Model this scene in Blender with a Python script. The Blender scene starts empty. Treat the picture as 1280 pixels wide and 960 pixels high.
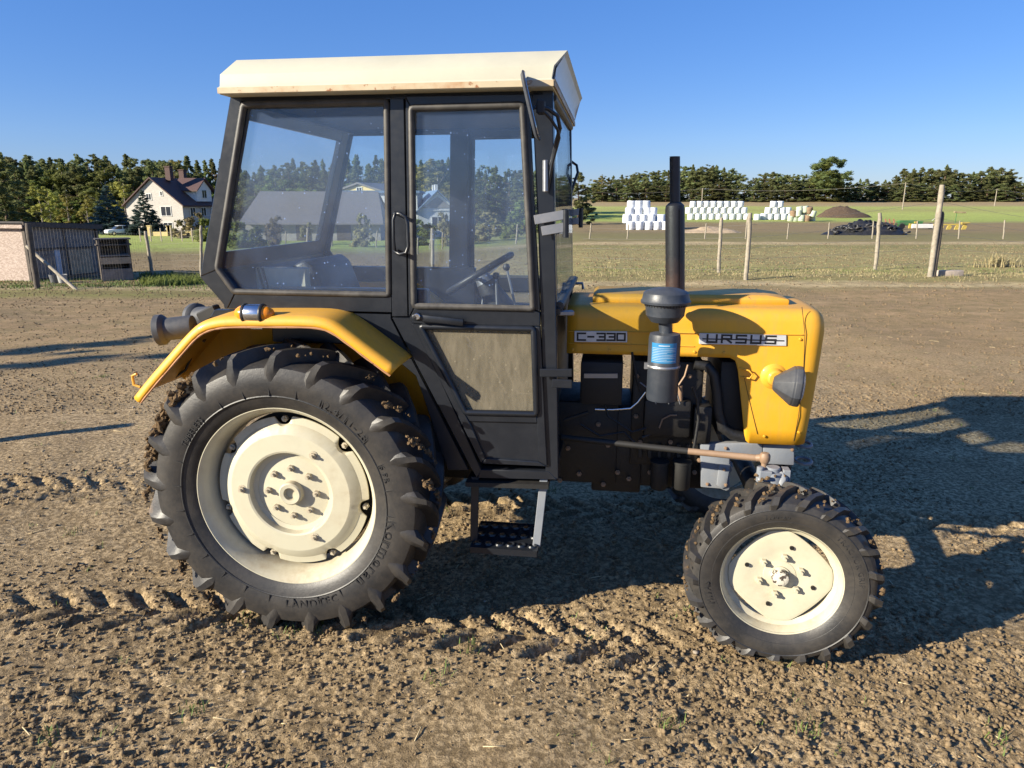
import bpy, bmesh, math, random
import numpy as np
from mathutils import Vector, Matrix
random.seed(7); RNG = np.random.default_rng(11)
R = math.radians
scene = bpy.context.scene
COL = scene.collection

# ------------------------------------------------------------------ camera geometry
F, CX, CY, CAMH = 887.0, 640.0, 480.0, 1.8
PITCH = math.atan(224 / F)
cp, sp = math.cos(PITCH), math.sin(PITCH)
YAW = R(8)                                   # the tractor nose points a little towards the viewer
ROOT = np.array([-.839, 3.562])
EX = np.array([math.cos(YAW), -math.sin(YAW)]); EY = np.array([math.sin(YAW), math.cos(YAW)])
CO = np.array([(-ROOT) @ EX, (-ROOT) @ EY, CAMH])

def ray(px, py):
    u = (px - CX) / F; v = (py - CY) / F
    return np.array([u, cp - v * sp, -sp - v * cp])
def L(px, py, Y=None, Z=None, X=None):
    """tractor-frame point seen at a pixel of the 1280x960 photo, on a plane of the tractor"""
    d = ray(px, py); D = np.array([d[:2] @ EX, d[:2] @ EY, d[2]])
    t = (Y - CO[1]) / D[1] if Y is not None else (Z - CO[2]) / D[2] if Z is not None else (X - CO[0]) / D[0]
    return CO + t * D
def XZ(px, py, Y):
    p = L(px, py, Y); return (p[0], p[2])

# ------------------------------------------------------------------ terrain
_t = np.arange(0, 801.0)
def _prof(pts):
    a = np.array(pts, float); v = np.interp(_t, a[:, 0], a[:, 1])
    k = np.ones(7) / 7; vp = np.pad(v, 3, mode='edge'); return np.convolve(vp, k, 'valid')
PL = _prof([(0, 0), (10, 0), (23, -.75), (50, -1.35), (75, -1.7), (120, -2.3), (165, -2.9), (220, -2.8), (800, 3)])
PR = _prof([(0, 0), (20, 0), (53, -.8), (105, -1.7), (140, -.95), (250, 2.5), (300, 4.4), (800, 9)])
def terrain(x, y):
    x = np.asarray(x, float); y = np.asarray(y, float)
    az = x / np.maximum(y, 6.0)
    t = np.clip((az + .16) / .28, 0, 1); t = t * t * (3 - 2 * t)
    yy = np.clip(y, 0, 800)
    return np.interp(yy, _t, PL) * (1 - t) + np.interp(yy, _t, PR) * t
def G(px, py):
    """terrain point seen at a pixel"""
    d = ray(px, py); o = np.array([0, 0, CAMH]); s = 1.0
    prev = s
    while s < 700:
        q = o + d * s
        if q[2] < terrain(q[0], q[1]): break
        prev = s; s *= 1.01
    lo, hi = prev, s
    for _ in range(30):
        m = (lo + hi) / 2; q = o + d * m
        if q[2] < terrain(q[0], q[1]): hi = m
        else: lo = m
    return o + d * hi
def B(px, D):
    """ground point in the picture column px at forward distance D"""
    z = 0.0
    for _ in range(6):
        zc = D * cp + (CAMH - z) * sp
        x = (px - CX) / F * zc
        z = float(terrain(x, D))
    return np.array([x, D, z])
def hz(py, D):
    d = ray(CX, py); return CAMH + D * d[2] / d[1]
def pxm(D):                                   # metres per photo pixel at distance D
    return (D * cp + CAMH * sp) / F

# ------------------------------------------------------------------ value noise
def _hash(ix, iy, seed):
    n = (ix.astype(np.int64) * 374761393 + iy.astype(np.int64) * 668265263 + seed * 1442695041) & 0xffffffff
    n = ((n ^ (n >> 13)) * 1274126177) & 0xffffffff
    return ((n ^ (n >> 16)) & 0xffff) / 65535.0
def vnoise(x, y, seed=0):
    ix = np.floor(x); iy = np.floor(y); fx = x - ix; fy = y - iy
    fx = fx * fx * (3 - 2 * fx); fy = fy * fy * (3 - 2 * fy)
    a = _hash(ix, iy, seed); b = _hash(ix + 1, iy, seed); c = _hash(ix, iy + 1, seed); d = _hash(ix + 1, iy + 1, seed)
    return (a + (b - a) * fx) * (1 - fy) + (c + (d - c) * fx) * fy
def fbm(x, y, o=4, seed=0):
    s = 0; a = .5; n = 0
    for i in range(o):
        s = s + a * vnoise(x * 2 ** i, y * 2 ** i, seed + i); n += a; a *= .5
    return s / n

# ------------------------------------------------------------------ mesh builder
class MB:
    def __init__(s): s.v = []; s.f = []
    def add(s, vs, fs):
        n = len(s.v); s.v += [tuple(map(float, v)) for v in vs]; s.f += [tuple(i + n for i in f) for f in fs]; return s
    def box(s, c, d, rot=None):
        x, y, z = d[0] / 2, d[1] / 2, d[2] / 2
        vs = [Vector((a * x, b * y, e * z)) for a in (-1, 1) for b in (-1, 1) for e in (-1, 1)]
        if rot is not None: vs = [rot @ v for v in vs]
        vs = [v + Vector(c) for v in vs]
        return s.add(vs, [(0, 1, 3, 2), (4, 6, 7, 5), (0, 4, 5, 1), (2, 3, 7, 6), (0, 2, 6, 4), (1, 5, 7, 3)])
    def bar(s, a, b, w, h, up=(0, 0, 1)):
        a = Vector(a); b = Vector(b); d = (b - a); l = d.length; d.normalize(); up = Vector(up)
        r = d.cross(up)
        if r.length < 1e-4: r = d.cross(Vector((0, 1, 0)))
        r.normalize(); u = r.cross(d)
        m = Matrix((r, d, u)).transposed()
        return s.box((a + b) / 2, (w, l, h), m)
    def prism(s, poly, y0, y1):
        n = len(poly)
        vs = [(p[0], y0, p[1]) for p in poly] + [(p[0], y1, p[1]) for p in poly]
        fs = [tuple(range(n)), tuple(range(2 * n - 1, n - 1, -1))] + [(i, i + n, (i + 1) % n + n, (i + 1) % n) for i in range(n)]
        return s.add(vs, fs)
    def ring(s, outer, inner, y0, y1):
        n = len(outer)
        vs = [(p[0], y, p[1]) for y in (y0, y1) for q in (outer, inner) for p in q]
        fs = []
        for i in range(n):
            j = (i + 1) % n
            fs += [(i, j, n + j, n + i), (2 * n + i, 3 * n + i, 3 * n + j, 2 * n + j), (i, 2 * n + i, 2 * n + j, j), (n + i, n + j, 3 * n + j, 3 * n + i)]
        return s.add(vs, fs)
    def tube(s, pts, r, n=8, closed=False, flat=None):
        pts = [Vector(p) for p in pts]; m = len(pts)
        rs = r if isinstance(r, (list, tuple)) else [r] * m
        rings = []; prev = None
        for i in range(m):
            if closed: d = pts[(i + 1) % m] - pts[i - 1]
            else: d = pts[min(i + 1, m - 1)] - pts[max(i - 1, 0)]
            d.normalize()
            if prev is None:
                u = d.cross(Vector((0, 0, 1)))
                if u.length < .1: u = d.cross(Vector((0, 1, 0)))
            else: u = prev - d * prev.dot(d)
            u.normalize(); prev = u; w = d.cross(u)
            rings.append([pts[i] + (u * math.cos(2 * math.pi * k / n) + w * math.sin(2 * math.pi * k / n)) * rs[i] for k in range(n)])
        vs = [v for q in rings for v in q]; fs = []
        for i in range(m if closed else m - 1):
            j = (i + 1) % m
            for k in range(n): fs.append((i * n + k, i * n + (k + 1) % n, j * n + (k + 1) % n, j * n + k))
        if not closed: fs += [tuple(range(n - 1, -1, -1)), tuple((m - 1) * n + k for k in range(n))]
        return s.add(vs, fs)
    def cyl(s, a, b, r0, r1=None, n=24):
        return s.tube([a, b], [r0, r0 if r1 is None else r1], n)
    def lathe(s, prof, o=(0, 0, 0), axis='Z', n=48, caps=True, closed=False, phase=0):
        vs = []; m = len(prof)
        for k in range(n):
            t = 2 * math.pi * k / n + phase; c, q = math.cos(t), math.sin(t)
            for (r, h) in prof:
                p = (r * c, r * q, h) if axis == 'Z' else (r * q, h, r * c) if axis == 'Y' else (h, r * c, r * q)
                vs.append((p[0] + o[0], p[1] + o[1], p[2] + o[2]))
        fs = []
        for k in range(n):
            a, b = k * m, ((k + 1) % n) * m
            for i in range(m if closed else m - 1):
                j = (i + 1) % m; fs.append((a + i, a + j, b + j, b + i))
        if caps and not closed:
            if prof[0][0] > 1e-6: fs.append(tuple(k * m for k in range(n)))
            if prof[-1][0] > 1e-6: fs.append(tuple(k * m + m - 1 for k in range(n))[::-1])
        return s.add(vs, fs)
    def blob(s, c, r, jit=.25, sub=1, sq=(1, 1, 1), rnd=random):
        bm = bmesh.new(); bmesh.ops.create_icosphere(bm, subdivisions=sub, radius=1)
        vs = [(c[0] + v.co.x * r * sq[0] * (1 + rnd.uniform(-jit, jit)), c[1] + v.co.y * r * sq[1] * (1 + rnd.uniform(-jit, jit)), c[2] + v.co.z * r * sq[2] * (1 + rnd.uniform(-jit, jit))) for v in bm.verts]
        fs = [tuple(v.index for v in f.verts) for f in bm.faces]; bm.free(); return s.add(vs, fs)
    def mesh(s, name, smooth=35, bevel=0, seg=1, recalc=True, merge=0):
        me = bpy.data.meshes.new(name); me.from_pydata(s.v, [], s.f)
        bm = bmesh.new(); bm.from_mesh(me)
        if merge: bmesh.ops.remove_doubles(bm, verts=bm.verts, dist=merge)
        if recalc: bmesh.ops.recalc_face_normals(bm, faces=bm.faces)
        if bevel:
            es = [e for e in bm.edges if len(e.link_faces) == 2 and e.calc_face_angle(0) > .5]
            bmesh.ops.bevel(bm, geom=es, offset=bevel, segments=seg, profile=.5, affect='EDGES', clamp_overlap=True)
        bm.to_mesh(me); bm.free()
        if smooth:
            me.polygons.foreach_set('use_smooth', [True] * len(me.polygons)); me.set_sharp_from_angle(angle=R(smooth))
        return me
    def build(s, name, mat, parent=None, loc=None, **k):
        return link(name, s.mesh(name, **k), mat, parent, loc)

def link(name, me, mat, parent=None, loc=None):
    if mat is not None and not me.materials: me.materials.append(mat)
    o = bpy.data.objects.new(name, me); COL.objects.link(o)
    if parent is not None: o.parent = parent
    if loc is not None: o.location = loc
    return o
def tag(o, label=None, cat=None, group=None, kind=None):
    if label: o['label'] = label
    if cat: o['category'] = cat
    if group: o['group'] = group
    if kind: o['kind'] = kind
    return o
def empty(name, loc=(0, 0, 0), rz=0, **k):
    o = bpy.data.objects.new(name, None); COL.objects.link(o); o.location = loc; o.rotation_euler = (0, 0, rz)
    o.empty_display_size = .1
    return tag(o, **k)
def copy_tree(o, parent=None):
    c = o.copy(); COL.objects.link(c)
    if parent is not None: c.parent = parent
    for ch in list(o.children): copy_tree(ch, c)
    return c

# ------------------------------------------------------------------ materials
def nmat(name):
    m = bpy.data.materials.new(name); m.use_nodes = True; nt = m.node_tree
    return m, nt, nt.nodes['Principled BSDF']
def N(nt, t, **kw):
    n = nt.nodes.new(t)
    for k, v in kw.items():
        if k in n.inputs: n.inputs[k].default_value = v
        else: setattr(n, k, v)
    return n
def ramp(nt, stops, fac=None, interp='LINEAR'):
    n = nt.nodes.new('ShaderNodeValToRGB'); n.color_ramp.interpolation = interp; e = n.color_ramp.elements
    while len(e) < len(stops): e.new(.5)
    for i, (p, c) in enumerate(stops):
        e[i].position = p; e[i].color = (c, c, c, 1) if isinstance(c, (int, float)) else (*c, 1)
    if fac is not None: nt.links.new(fac, n.inputs[0])
    return n
def mix(nt, fac, a, b):
    n = nt.nodes.new('ShaderNodeMix'); n.data_type = 'RGBA'
    for i, v in ((0, fac), (6, a), (7, b)):
        if isinstance(v, (int, float)): n.inputs[i].default_value = v
        elif isinstance(v, tuple): n.inputs[i].default_value = (*v, 1)
        else: nt.links.new(v, n.inputs[i])
    return n.outputs[2]
def math_(nt, op, a, b=None, c=None, clamp=False):
    n = nt.nodes.new('ShaderNodeMath'); n.operation = op; n.use_clamp = clamp
    for i, v in enumerate((a, b, c)):
        if v is None: continue
        if isinstance(v, (int, float)): n.inputs[i].default_value = v
        else: nt.links.new(v, n.inputs[i])
    return n.outputs[0]
def noise(nt, scale, detail=4, rough=.55, vec=None, dist=0, dim='3D'):
    n = nt.nodes.new('ShaderNodeTexNoise'); n.noise_dimensions = dim
    n.inputs['Scale'].default_value = scale; n.inputs['Detail'].default_value = detail; n.inputs['Roughness'].default_value = rough; n.inputs['Distortion'].default_value = dist
    if vec is not None: nt.links.new(vec, n.inputs['Vector'])
    return n.outputs['Fac']
def objc(nt):
    return nt.nodes.new('ShaderNodeTexCoord').outputs['Object']
def bump(nt, b, h, strength=.3, dist=.01):
    n = nt.nodes.new('ShaderNodeBump'); n.inputs['Strength'].default_value = strength; n.inputs['Distance'].default_value = dist
    nt.links.new(h, n.inputs['Height']); nt.links.new(n.outputs[0], b.inputs['Normal']); return n
def paint(name, col, rough=.4, dust=(.30, .23, .15), dustamt=.35, chips=None, chipamt=0, scale=6, metal=0, bumps=.05, coat=0, streak=0):
    m, nt, b = nmat(name); o = objc(nt); lk = nt.links
    n1 = noise(nt, scale, 6, .62, o); n2 = noise(nt, scale * 5.7, 5, .65, o)
    v = mix(nt, ramp(nt, [(.3, 0.0), (.75, 1.0)], n1).outputs[0], tuple(c * .86 for c in col), tuple(min(1, c * 1.08) for c in col))
    d = math_(nt, 'MULTIPLY', ramp(nt, [(.42, 0), (.78, 1)], n1).outputs[0], n2)
    if streak:
        mp = N(nt, 'ShaderNodeMapping'); mp.inputs['Scale'].default_value = (14, 14, 1.2); lk.new(o, mp.inputs[0])
        d = math_(nt, 'ADD', d, math_(nt, 'MULTIPLY', ramp(nt, [(.5, 0), (.75, streak)], noise(nt, 3, 4, .6, mp.outputs[0])).outputs[0], n1))
    geo = nt.nodes.new('ShaderNodeNewGeometry'); sx = nt.nodes.new('ShaderNodeSeparateXYZ'); lk.new(geo.outputs['Normal'], sx.inputs[0])
    upf = math_(nt, 'MULTIPLY', math_(nt, 'MAXIMUM', sx.outputs[2], 0.0), .8)          # dust settles on faces that look up
    d = math_(nt, 'MULTIPLY', math_(nt, 'ADD', d, math_(nt, 'MULTIPLY', upf, n2)), dustamt, clamp=True)
    v = mix(nt, d, v, dust)
    if chips:
        ch = ramp(nt, [(.66 - chipamt, 0), (.70 - chipamt, 1)], noise(nt, scale * 2.3, 8, .72, o)).outputs[0]
        v = mix(nt, ch, v, chips)
    lk.new(v, b.inputs['Base Color'])
    lk.new(math_(nt, 'ADD', math_(nt, 'MULTIPLY', d, .5), math_(nt, 'ADD', math_(nt, 'MULTIPLY', n2, .2), rough - .1), clamp=True), b.inputs['Roughness'])
    b.inputs['Metallic'].default_value = metal; b.inputs['Coat Weight'].default_value = coat; b.inputs['Coat Roughness'].default_value = .15
    if bumps: bump(nt, b, n2, bumps, .004)
    return m
def plain(name, col, rough=.6, var=.25, scale=8, metal=0, bumps=.2, bd=.01, spec=.5):
    m, nt, b = nmat(name); o = objc(nt)
    n1 = noise(nt, scale, 6, .65, o)
    v = mix(nt, ramp(nt, [(.28, 0.0), (.72, 1.0)], n1).outputs[0], tuple(c * (1 - var) for c in col), tuple(min(1, c * (1 + var)) for c in col))
    nt.links.new(v, b.inputs['Base Color']); b.inputs['Roughness'].default_value = rough; b.inputs['Metallic'].default_value = metal
    b.inputs['Specular IOR Level'].default_value = spec
    if bumps: bump(nt, b, noise(nt, scale * 4, 6, .6, o), bumps, bd)
    return m
M = {}
M['yellow'] = paint('yellow_paint', (.72, .355, .016), .47, dust=(.30, .20, .09), dustamt=.55, chips=(.16, .075, .035), chipamt=-.025, scale=3.5, coat=.10, streak=.8, bumps=.14)
M['cream'] = paint('cream_paint', (.53, .50, .375), .42, dust=(.25, .18, .10), dustamt=.95, chips=(.30, .17, .07), chipamt=-.05, scale=5, coat=.2, bumps=.12)
M['roof'] = paint('roof_cream', (.49, .47, .37), .42, dust=(.42, .35, .22), dustamt=.25, chips=(.33, .16, .05), chipamt=-.035, scale=2.5, bumps=.08, streak=.3)
M['rusty'] = paint('rusty_edge', (.50, .42, .28), .6, dust=(.30, .12, .04), dustamt=1.6, chips=(.24, .09, .03), chipamt=.09, scale=7)
M['black'] = paint('black_paint', (.010, .0125, .018), .33, dust=(.17, .16, .15), dustamt=.06, chips=(.10, .07, .05), chipamt=-.08, scale=6, streak=.25)
M['blackdull'] = paint('dull_black', (.010, .010, .010), .6, dust=(.05, .04, .03), dustamt=.25, scale=8)
M['seal'] = paint('dusty_rubber_seal', (.032, .030, .029), .5, dust=(.22, .20, .17), dustamt=.45, scale=11, streak=.4)
M['engine'] = paint('oily_engine', (.009, .0085, .008), .5, dust=(.03, .022, .016), dustamt=.5, scale=10, bumps=.4)
M['greyblue'] = paint('grey_casting', (.20, .22, .25), .5, dust=(.22, .17, .11), dustamt=.5, chips=(.10, .06, .04), chipamt=.0, scale=9, bumps=.2)
M['lampgrey'] = paint('dark_grey_plastic', (.04, .045, .056), .5, dust=(.2, .18, .15), dustamt=.3, scale=14)
M['filter'] = paint('blue_grey_metal', (.030, .037, .050), .42, dust=(.16, .15, .14), dustamt=.30, chips=(.07, .05, .04), chipamt=-.03, scale=12, bumps=.2)
M['rod'] = paint('worn_rod', (.25, .16, .10), .5, dust=(.32, .22, .14), dustamt=.6, chips=(.05, .05, .05), chipamt=.02, scale=9)
M['steel'] = paint('bare_steel', (.30, .31, .33), .38, dust=(.2, .14, .1), dustamt=.4, scale=14, metal=.7)
M['chrome'] = plain('chrome', (.62, .64, .68), .22, .1, 10, 1, .05)
M['bolt'] = paint('bolt', (.45, .40, .30), .5, dust=(.22, .15, .09), dustamt=.8, chips=(.18, .12, .07), chipamt=.06, scale=40)
M['hose'] = plain('rubber_hose', (.015, .015, .016), .5, .3, 20)
M['seatm'] = plain('black_vinyl', (.02, .021, .024), .45, .3, 12)
M['badge'] = plain('badge_aluminium', (.56, .57, .58), .4, .12, 30, .3, .05)
M['ink'] = plain('black_lettering', (.012, .012, .013), .5, .2, 30, 0, 0)
M['amber'] = plain('amber_lens', (.75, .24, .01), .2, .15, 20, 0, .1)
M['mirror'] = plain('mirror_glass', (.75, .78, .8), .05, .02, 4, 1, 0)
M['reflector'] = plain('lamp_lens', (.72, .75, .78), .12, .1, 60, .4, .3)
M['redm'] = plain('red_plastic', (.5, .02, .015), .4)
M['sticker'] = plain('blue_sticker', (.02, .17, .36), .4, .1, 30, 0, 0)
M['white'] = plain('white_print', (.34, .42, .50), .5, .05, 30, 0, 0)
M['mud'] = plain('dried_mud', (.15, .10, .055), .95, .45, 60, 0, .8, .01, .1)

# exhaust: black with a rust-brown lower part
m, nt, b = nmat('exhaust_paint'); o = objc(nt); n1 = noise(nt, 9, 6, .7, o)
sx = nt.nodes.new('ShaderNodeSeparateXYZ'); nt.links.new(o, sx.inputs[0])
low = math_(nt, 'ADD', math_(nt, 'MULTIPLY', math_(nt, 'SUBTRACT', 1.62, sx.outputs[2]), 2.2), math_(nt, 'MULTIPLY', n1, .7))
nt.links.new(mix(nt, ramp(nt, [(.45, 0), (.85, 1)], low).outputs[0], mix(nt, n1, (.012, .011, .012), (.035, .03, .03)), mix(nt, noise(nt, 40, 6, .7, o), (.055, .026, .018), (.16, .075, .045))), b.inputs['Base Color'])
b.inputs['Roughness'].default_value = .5; bump(nt, b, noise(nt, 90, 4, .6, o), .3, .003); M['exhaust'] = m

# rubber: dark grey, dusted; dried soil clings to the lug tops
def rubber(name, r_mud, base=(.0165, .0165, .018), dusty=.24):
    m, nt, b = nmat(name); o = objc(nt); lk = nt.links
    sx = nt.nodes.new('ShaderNodeSeparateXYZ'); lk.new(o, sx.inputs[0])
    rr = math_(nt, 'SQRT', math_(nt, 'ADD', math_(nt, 'POWER', sx.outputs[0], 2.0), math_(nt, 'POWER', sx.outputs[2], 2.0)))
    n1 = noise(nt, 9, 6, .65, o); n2 = noise(nt, 60, 6, .7, o)
    c = mix(nt, math_(nt, 'MULTIPLY', ramp(nt, [(.35, 0), (.75, 1)], n1).outputs[0], dusty), base, (.16, .135, .105))
    c = mix(nt, math_(nt, 'MULTIPLY', ramp(nt, [(.45, 0), (.7, 1)], n2).outputs[0], .10), c, (.12, .10, .08))
    k = math_(nt, 'ADD', math_(nt, 'MULTIPLY', math_(nt, 'SUBTRACT', rr, r_mud), 22.0), math_(nt, 'MULTIPLY', math_(nt, 'SUBTRACT', noise(nt, 13, 6, .7, o), .56), 6.0))
    c = mix(nt, math_(nt, 'MULTIPLY', k, .85, clamp=True), c, mix(nt, n2, (.07, .045, .028), (.24, .16, .09)))
    lk.new(c, b.inputs['Base Color']); b.inputs['Roughness'].default_value = .47
    bump(nt, b, n2, .25, .004); return m
M['tyre_rear'] = rubber('rear_tyre_rubber', .632)
M['tyre_front'] = rubber('front_tyre_rubber', .372, (.018, .018, .019), .26)
M['emboss'] = plain('embossed_rubber', (.024, .0235, .024), .5, .3, 30, 0, .1)

# glass: thin panes with dust; bluish dust colour also paints in the sky's reflection
def glass(name, dust_veil_lo, dust_veil_hi, dcol, scale=3, speck=1):
    m, nt, b = nmat(name); nt.nodes.remove(b); lk = nt.links; o = objc(nt)
    tr = N(nt, 'ShaderNodeBsdfTransparent'); tr.inputs[0].default_value = (.90, .93, .95, 1)
    gl = N(nt, 'ShaderNodeBsdfGlossy'); gl.inputs['Roughness'].default_value = .03; gl.inputs[0].default_value = (.9, .95, 1, 1)
    ge = nt.nodes.new('ShaderNodeNewGeometry'); dp = N(nt, 'ShaderNodeVectorMath'); dp.operation = 'DOT_PRODUCT'; lk.new(ge.outputs['Incoming'], dp.inputs[0]); lk.new(ge.outputs['Normal'], dp.inputs[1])
    sch = math_(nt, 'ADD', math_(nt, 'MULTIPLY', math_(nt, 'POWER', math_(nt, 'SUBTRACT', 1.0, math_(nt, 'ABSOLUTE', dp.outputs['Value']), clamp=True), 5.0), .55), .035)
    m1 = N(nt, 'ShaderNodeMixShader'); lk.new(sch, m1.inputs[0]); lk.new(tr.outputs[0], m1.inputs[1]); lk.new(gl.outputs[0], m1.inputs[2])
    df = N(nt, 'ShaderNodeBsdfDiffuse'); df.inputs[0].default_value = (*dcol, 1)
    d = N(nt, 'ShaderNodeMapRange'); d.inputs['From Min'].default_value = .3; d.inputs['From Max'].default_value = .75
    d.inputs['To Min'].default_value = dust_veil_lo; d.inputs['To Max'].default_value = dust_veil_hi
    mpg = N(nt, 'ShaderNodeMapping'); mpg.inputs['Scale'].default_value = (2.6, 1, .8) if dust_veil_lo > .2 else (1, 1, 1); lk.new(o, mpg.inputs[0]); lk.new(noise(nt, scale, 7, .68, mpg.outputs[0]), d.inputs['Value'])
    vo = N(nt, 'ShaderNodeTexVoronoi'); vo.inputs['Scale'].default_value = 75; lk.new(o, vo.inputs['Vector'])
    sxx = nt.nodes.new('ShaderNodeSeparateColor'); lk.new(vo.outputs['Color'], sxx.inputs[0])
    rad = math_(nt, 'MULTIPLY', math_(nt, 'POWER', sxx.outputs[0], 14.0), .26 * speck)
    s = math_(nt, 'MULTIPLY', math_(nt, 'LESS_THAN', vo.outputs['Distance'], rad), .45)
    fac = math_(nt, 'ADD', d.outputs[0], s, clamp=True)
    m2 = N(nt, 'ShaderNodeMixShader'); lk.new(fac, m2.inputs[0]); lk.new(m1.outputs[0], m2.inputs[1]); lk.new(df.outputs[0], m2.inputs[2])
    lk.new(m2.outputs[0], nt.nodes['Material Output'].inputs[0]); return m
M['glass'] = glass('dusty_sky_veil_glass', .025, .085, (.25, .36, .64))  # blue in the dust colour stands in for reflected sky
M['glassclear'] = glass('clear_glass', .008, .035, (.36, .44, .60), speck=.6)  # fainter veil, again with sky blue painted into the dust
M['glassdirty'] = glass('dirty_glass', .36, .92, (.19, .165, .12), 11, 1.5)

# soil and fields --------------------------------------------------
m, nt, b = nmat('soil_and_field'); lk = nt.links
geo = nt.nodes.new('ShaderNodeNewGeometry'); P = geo.outputs['Position']
sx = nt.nodes.new('ShaderNodeSeparateXYZ'); lk.new(P, sx.inputs[0]); X_, Y_ = sx.outputs[0], sx.outputs[1]
big = noise(nt, .55, 4, .6, P); mid = noise(nt, 4.5, 5, .65, P); fine = noise(nt, 38, 6, .72, P); grit = noise(nt, 150, 4, .7, P)
base = mix(nt, ramp(nt, [(.36, 0.0), (.62, 1.0)], mid).outputs[0], (.295, .212, .118), (.51, .375, .212))
base = mix(nt, ramp(nt, [(.40, 0.0), (.62, .8)], big).outputs[0], base, (.58, .432, .25))
base = mix(nt, ramp(nt, [(.44, .85), (.60, 0.0)], fine).outputs[0], base, (.135, .095, .05))
base = mix(nt, ramp(nt, [(.60, 0.0), (.78, .5)], grit).outputs[0], base, (.40, .31, .20))
# thin green growth over the yard
gr = math_(nt, 'MULTIPLY', ramp(nt, [(.55, 0), (.75, 1)], noise(nt, 1.3, 4, .6, P)).outputs[0], ramp(nt, [(.55, 0), (.68, 1)], noise(nt, 22, 4, .7, P)).outputs[0])
base = mix(nt, math_(nt, 'MULTIPLY', gr, .45), base, (.13, .14, .04))
wob = math_(nt, 'MULTIPLY', math_(nt, 'SUBTRACT', noise(nt, .12, 3, .6, P), .5), 1.0)
D_ = math_(nt, 'ADD', math_(nt, 'MULTIPLY', Y_, math_(nt, 'ADD', 1.0, math_(nt, 'MULTIPLY', wob, .10))), math_(nt, 'MULTIPLY', wob, 1.2))
lg = math_(nt, 'DIVIDE', math_(nt, 'LOGARITHM', math_(nt, 'MAXIMUM', D_, 4.0), 10.0), 2.8)     # 0..1 on a log scale of distance
def at(d): return math.log10(d) / 2.8
soil1, soil2, tan, olive, green, green2, dark = (.33, .225, .13), (.38, .265, .155), (.54, .42, .25), (.33, .30, .12), (.33, .45, .095), (.42, .52, .12), (.23, .17, .10)
rightc = ramp(nt, [(at(6), soil2), (at(10), soil1), (at(15.2), soil1), (at(15.9), (.27, .215, .11)), (at(16.4), tan), (at(17.0), tan), (at(17.6), (.25, .22, .09)), (at(21), olive), (at(30), (.32, .28, .125)),
    (at(38), (.28, .26, .105)), (at(43), (.19, .20, .07)), (at(47), tan), (at(50), tan), (at(53), (.22, .19, .085)), (at(60), (.20, .19, .08)), (at(75), (.17, .16, .07)), (at(95), dark), (at(125), dark), (at(135), green), (at(165), green2), (at(185), (.36, .38, .12)), (at(205), green2), (at(222), (.40, .30, .17)), (at(330), (.32, .25, .14))], lg)
leftc = ramp(nt, [(at(6), soil2), (at(10), soil1), (at(17), soil1), (at(18.5), (.20, .20, .06)), (at(20.5), (.22, .20, .07)), (at(21.8), tan), (at(23), soil1), (at(34), (.28, .205, .125)), (at(46), (.21, .17, .09)), (at(56), green), (at(90), green2), (at(120), (.16, .16, .07)), (at(200), (.08, .085, .03))], lg)
sidef = N(nt, 'ShaderNodeMapRange'); sidef.inputs['From Min'].default_value = -.15; sidef.inputs['From Max'].default_value = .1
lk.new(math_(nt, 'DIVIDE', X_, math_(nt, 'MAXIMUM', Y_, 4.0)), sidef.inputs['Value'])
far = mix(nt, sidef.outputs[0], leftc.outputs[0], rightc.outputs[0])
n3 = noise(nt, 3.2, 7, .82, P); n4 = noise(nt, .35, 5, .7, P)
mpf = N(nt, 'ShaderNodeMapping'); mpf.inputs['Scale'].default_value = (.25, 1.8, 1); lk.new(P, mpf.inputs[0]); n5 = noise(nt, .9, 5, .7, mpf.outputs[0])
far = mix(nt, ramp(nt, [(.40, .45), (.62, 0)], n5).outputs[0], far, (.17, .12, .068)); far = mix(nt, ramp(nt, [(.55, 0), (.72, .4)], n5).outputs[0], far, (.40, .32, .18))
far = mix(nt, ramp(nt, [(.38, .75), (.60, 0)], n3).outputs[0], far, mix(nt, n4, (.12, .085, .05), (.16, .14, .055)))
far = mix(nt, ramp(nt, [(.60, 0), (.78, .55)], noise(nt, 2.2, 6, .85, P)).outputs[0], far, (.44, .36, .22))
ff = N(nt, 'ShaderNodeMapRange'); ff.inputs['From Min'].default_value = 5.5; ff.inputs['From Max'].default_value = 11; lk.new(D_, ff.inputs['Value'])
vm = N(nt, 'ShaderNodeMix'); vm.data_type = 'RGBA'; vm.blend_type = 'MULTIPLY'; vm.inputs[0].default_value = 1; vm.inputs[7].default_value = (1.16, 1.16, 1.10, 1); lk.new(far, vm.inputs[6]); far = vm.outputs[2]
lk.new(mix(nt, ff.outputs[0], base, far), b.inputs['Base Color'])
b.inputs['Roughness'].default_value = .95; b.inputs['Specular IOR Level'].default_value = .12
bh = math_(nt, 'ADD', math_(nt, 'MULTIPLY', fine, .8), math_(nt, 'MULTIPLY', grit, .35))
bump(nt, b, bh, .8, .022); M['ground'] = m
M['clod'] = plain('soil_clods', (.18, .13, .076), .95, .6, 14, 0, .7, .006, .1)
M['stone'] = plain('pale_stone', (.30, .25, .19), .8, .3, 40, 0, .3)
M['straw'] = plain('straw', (.48, .38, .22), .8, .3, 10, 0, 0)
M['grass'] = plain('grass_blades', (.10, .15, .025), .7, .5, 3, 0, 0)
M['drygrass'] = plain('dry_grass', (.30, .25, .13), .8, .4, 3, 0, 0)

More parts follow.
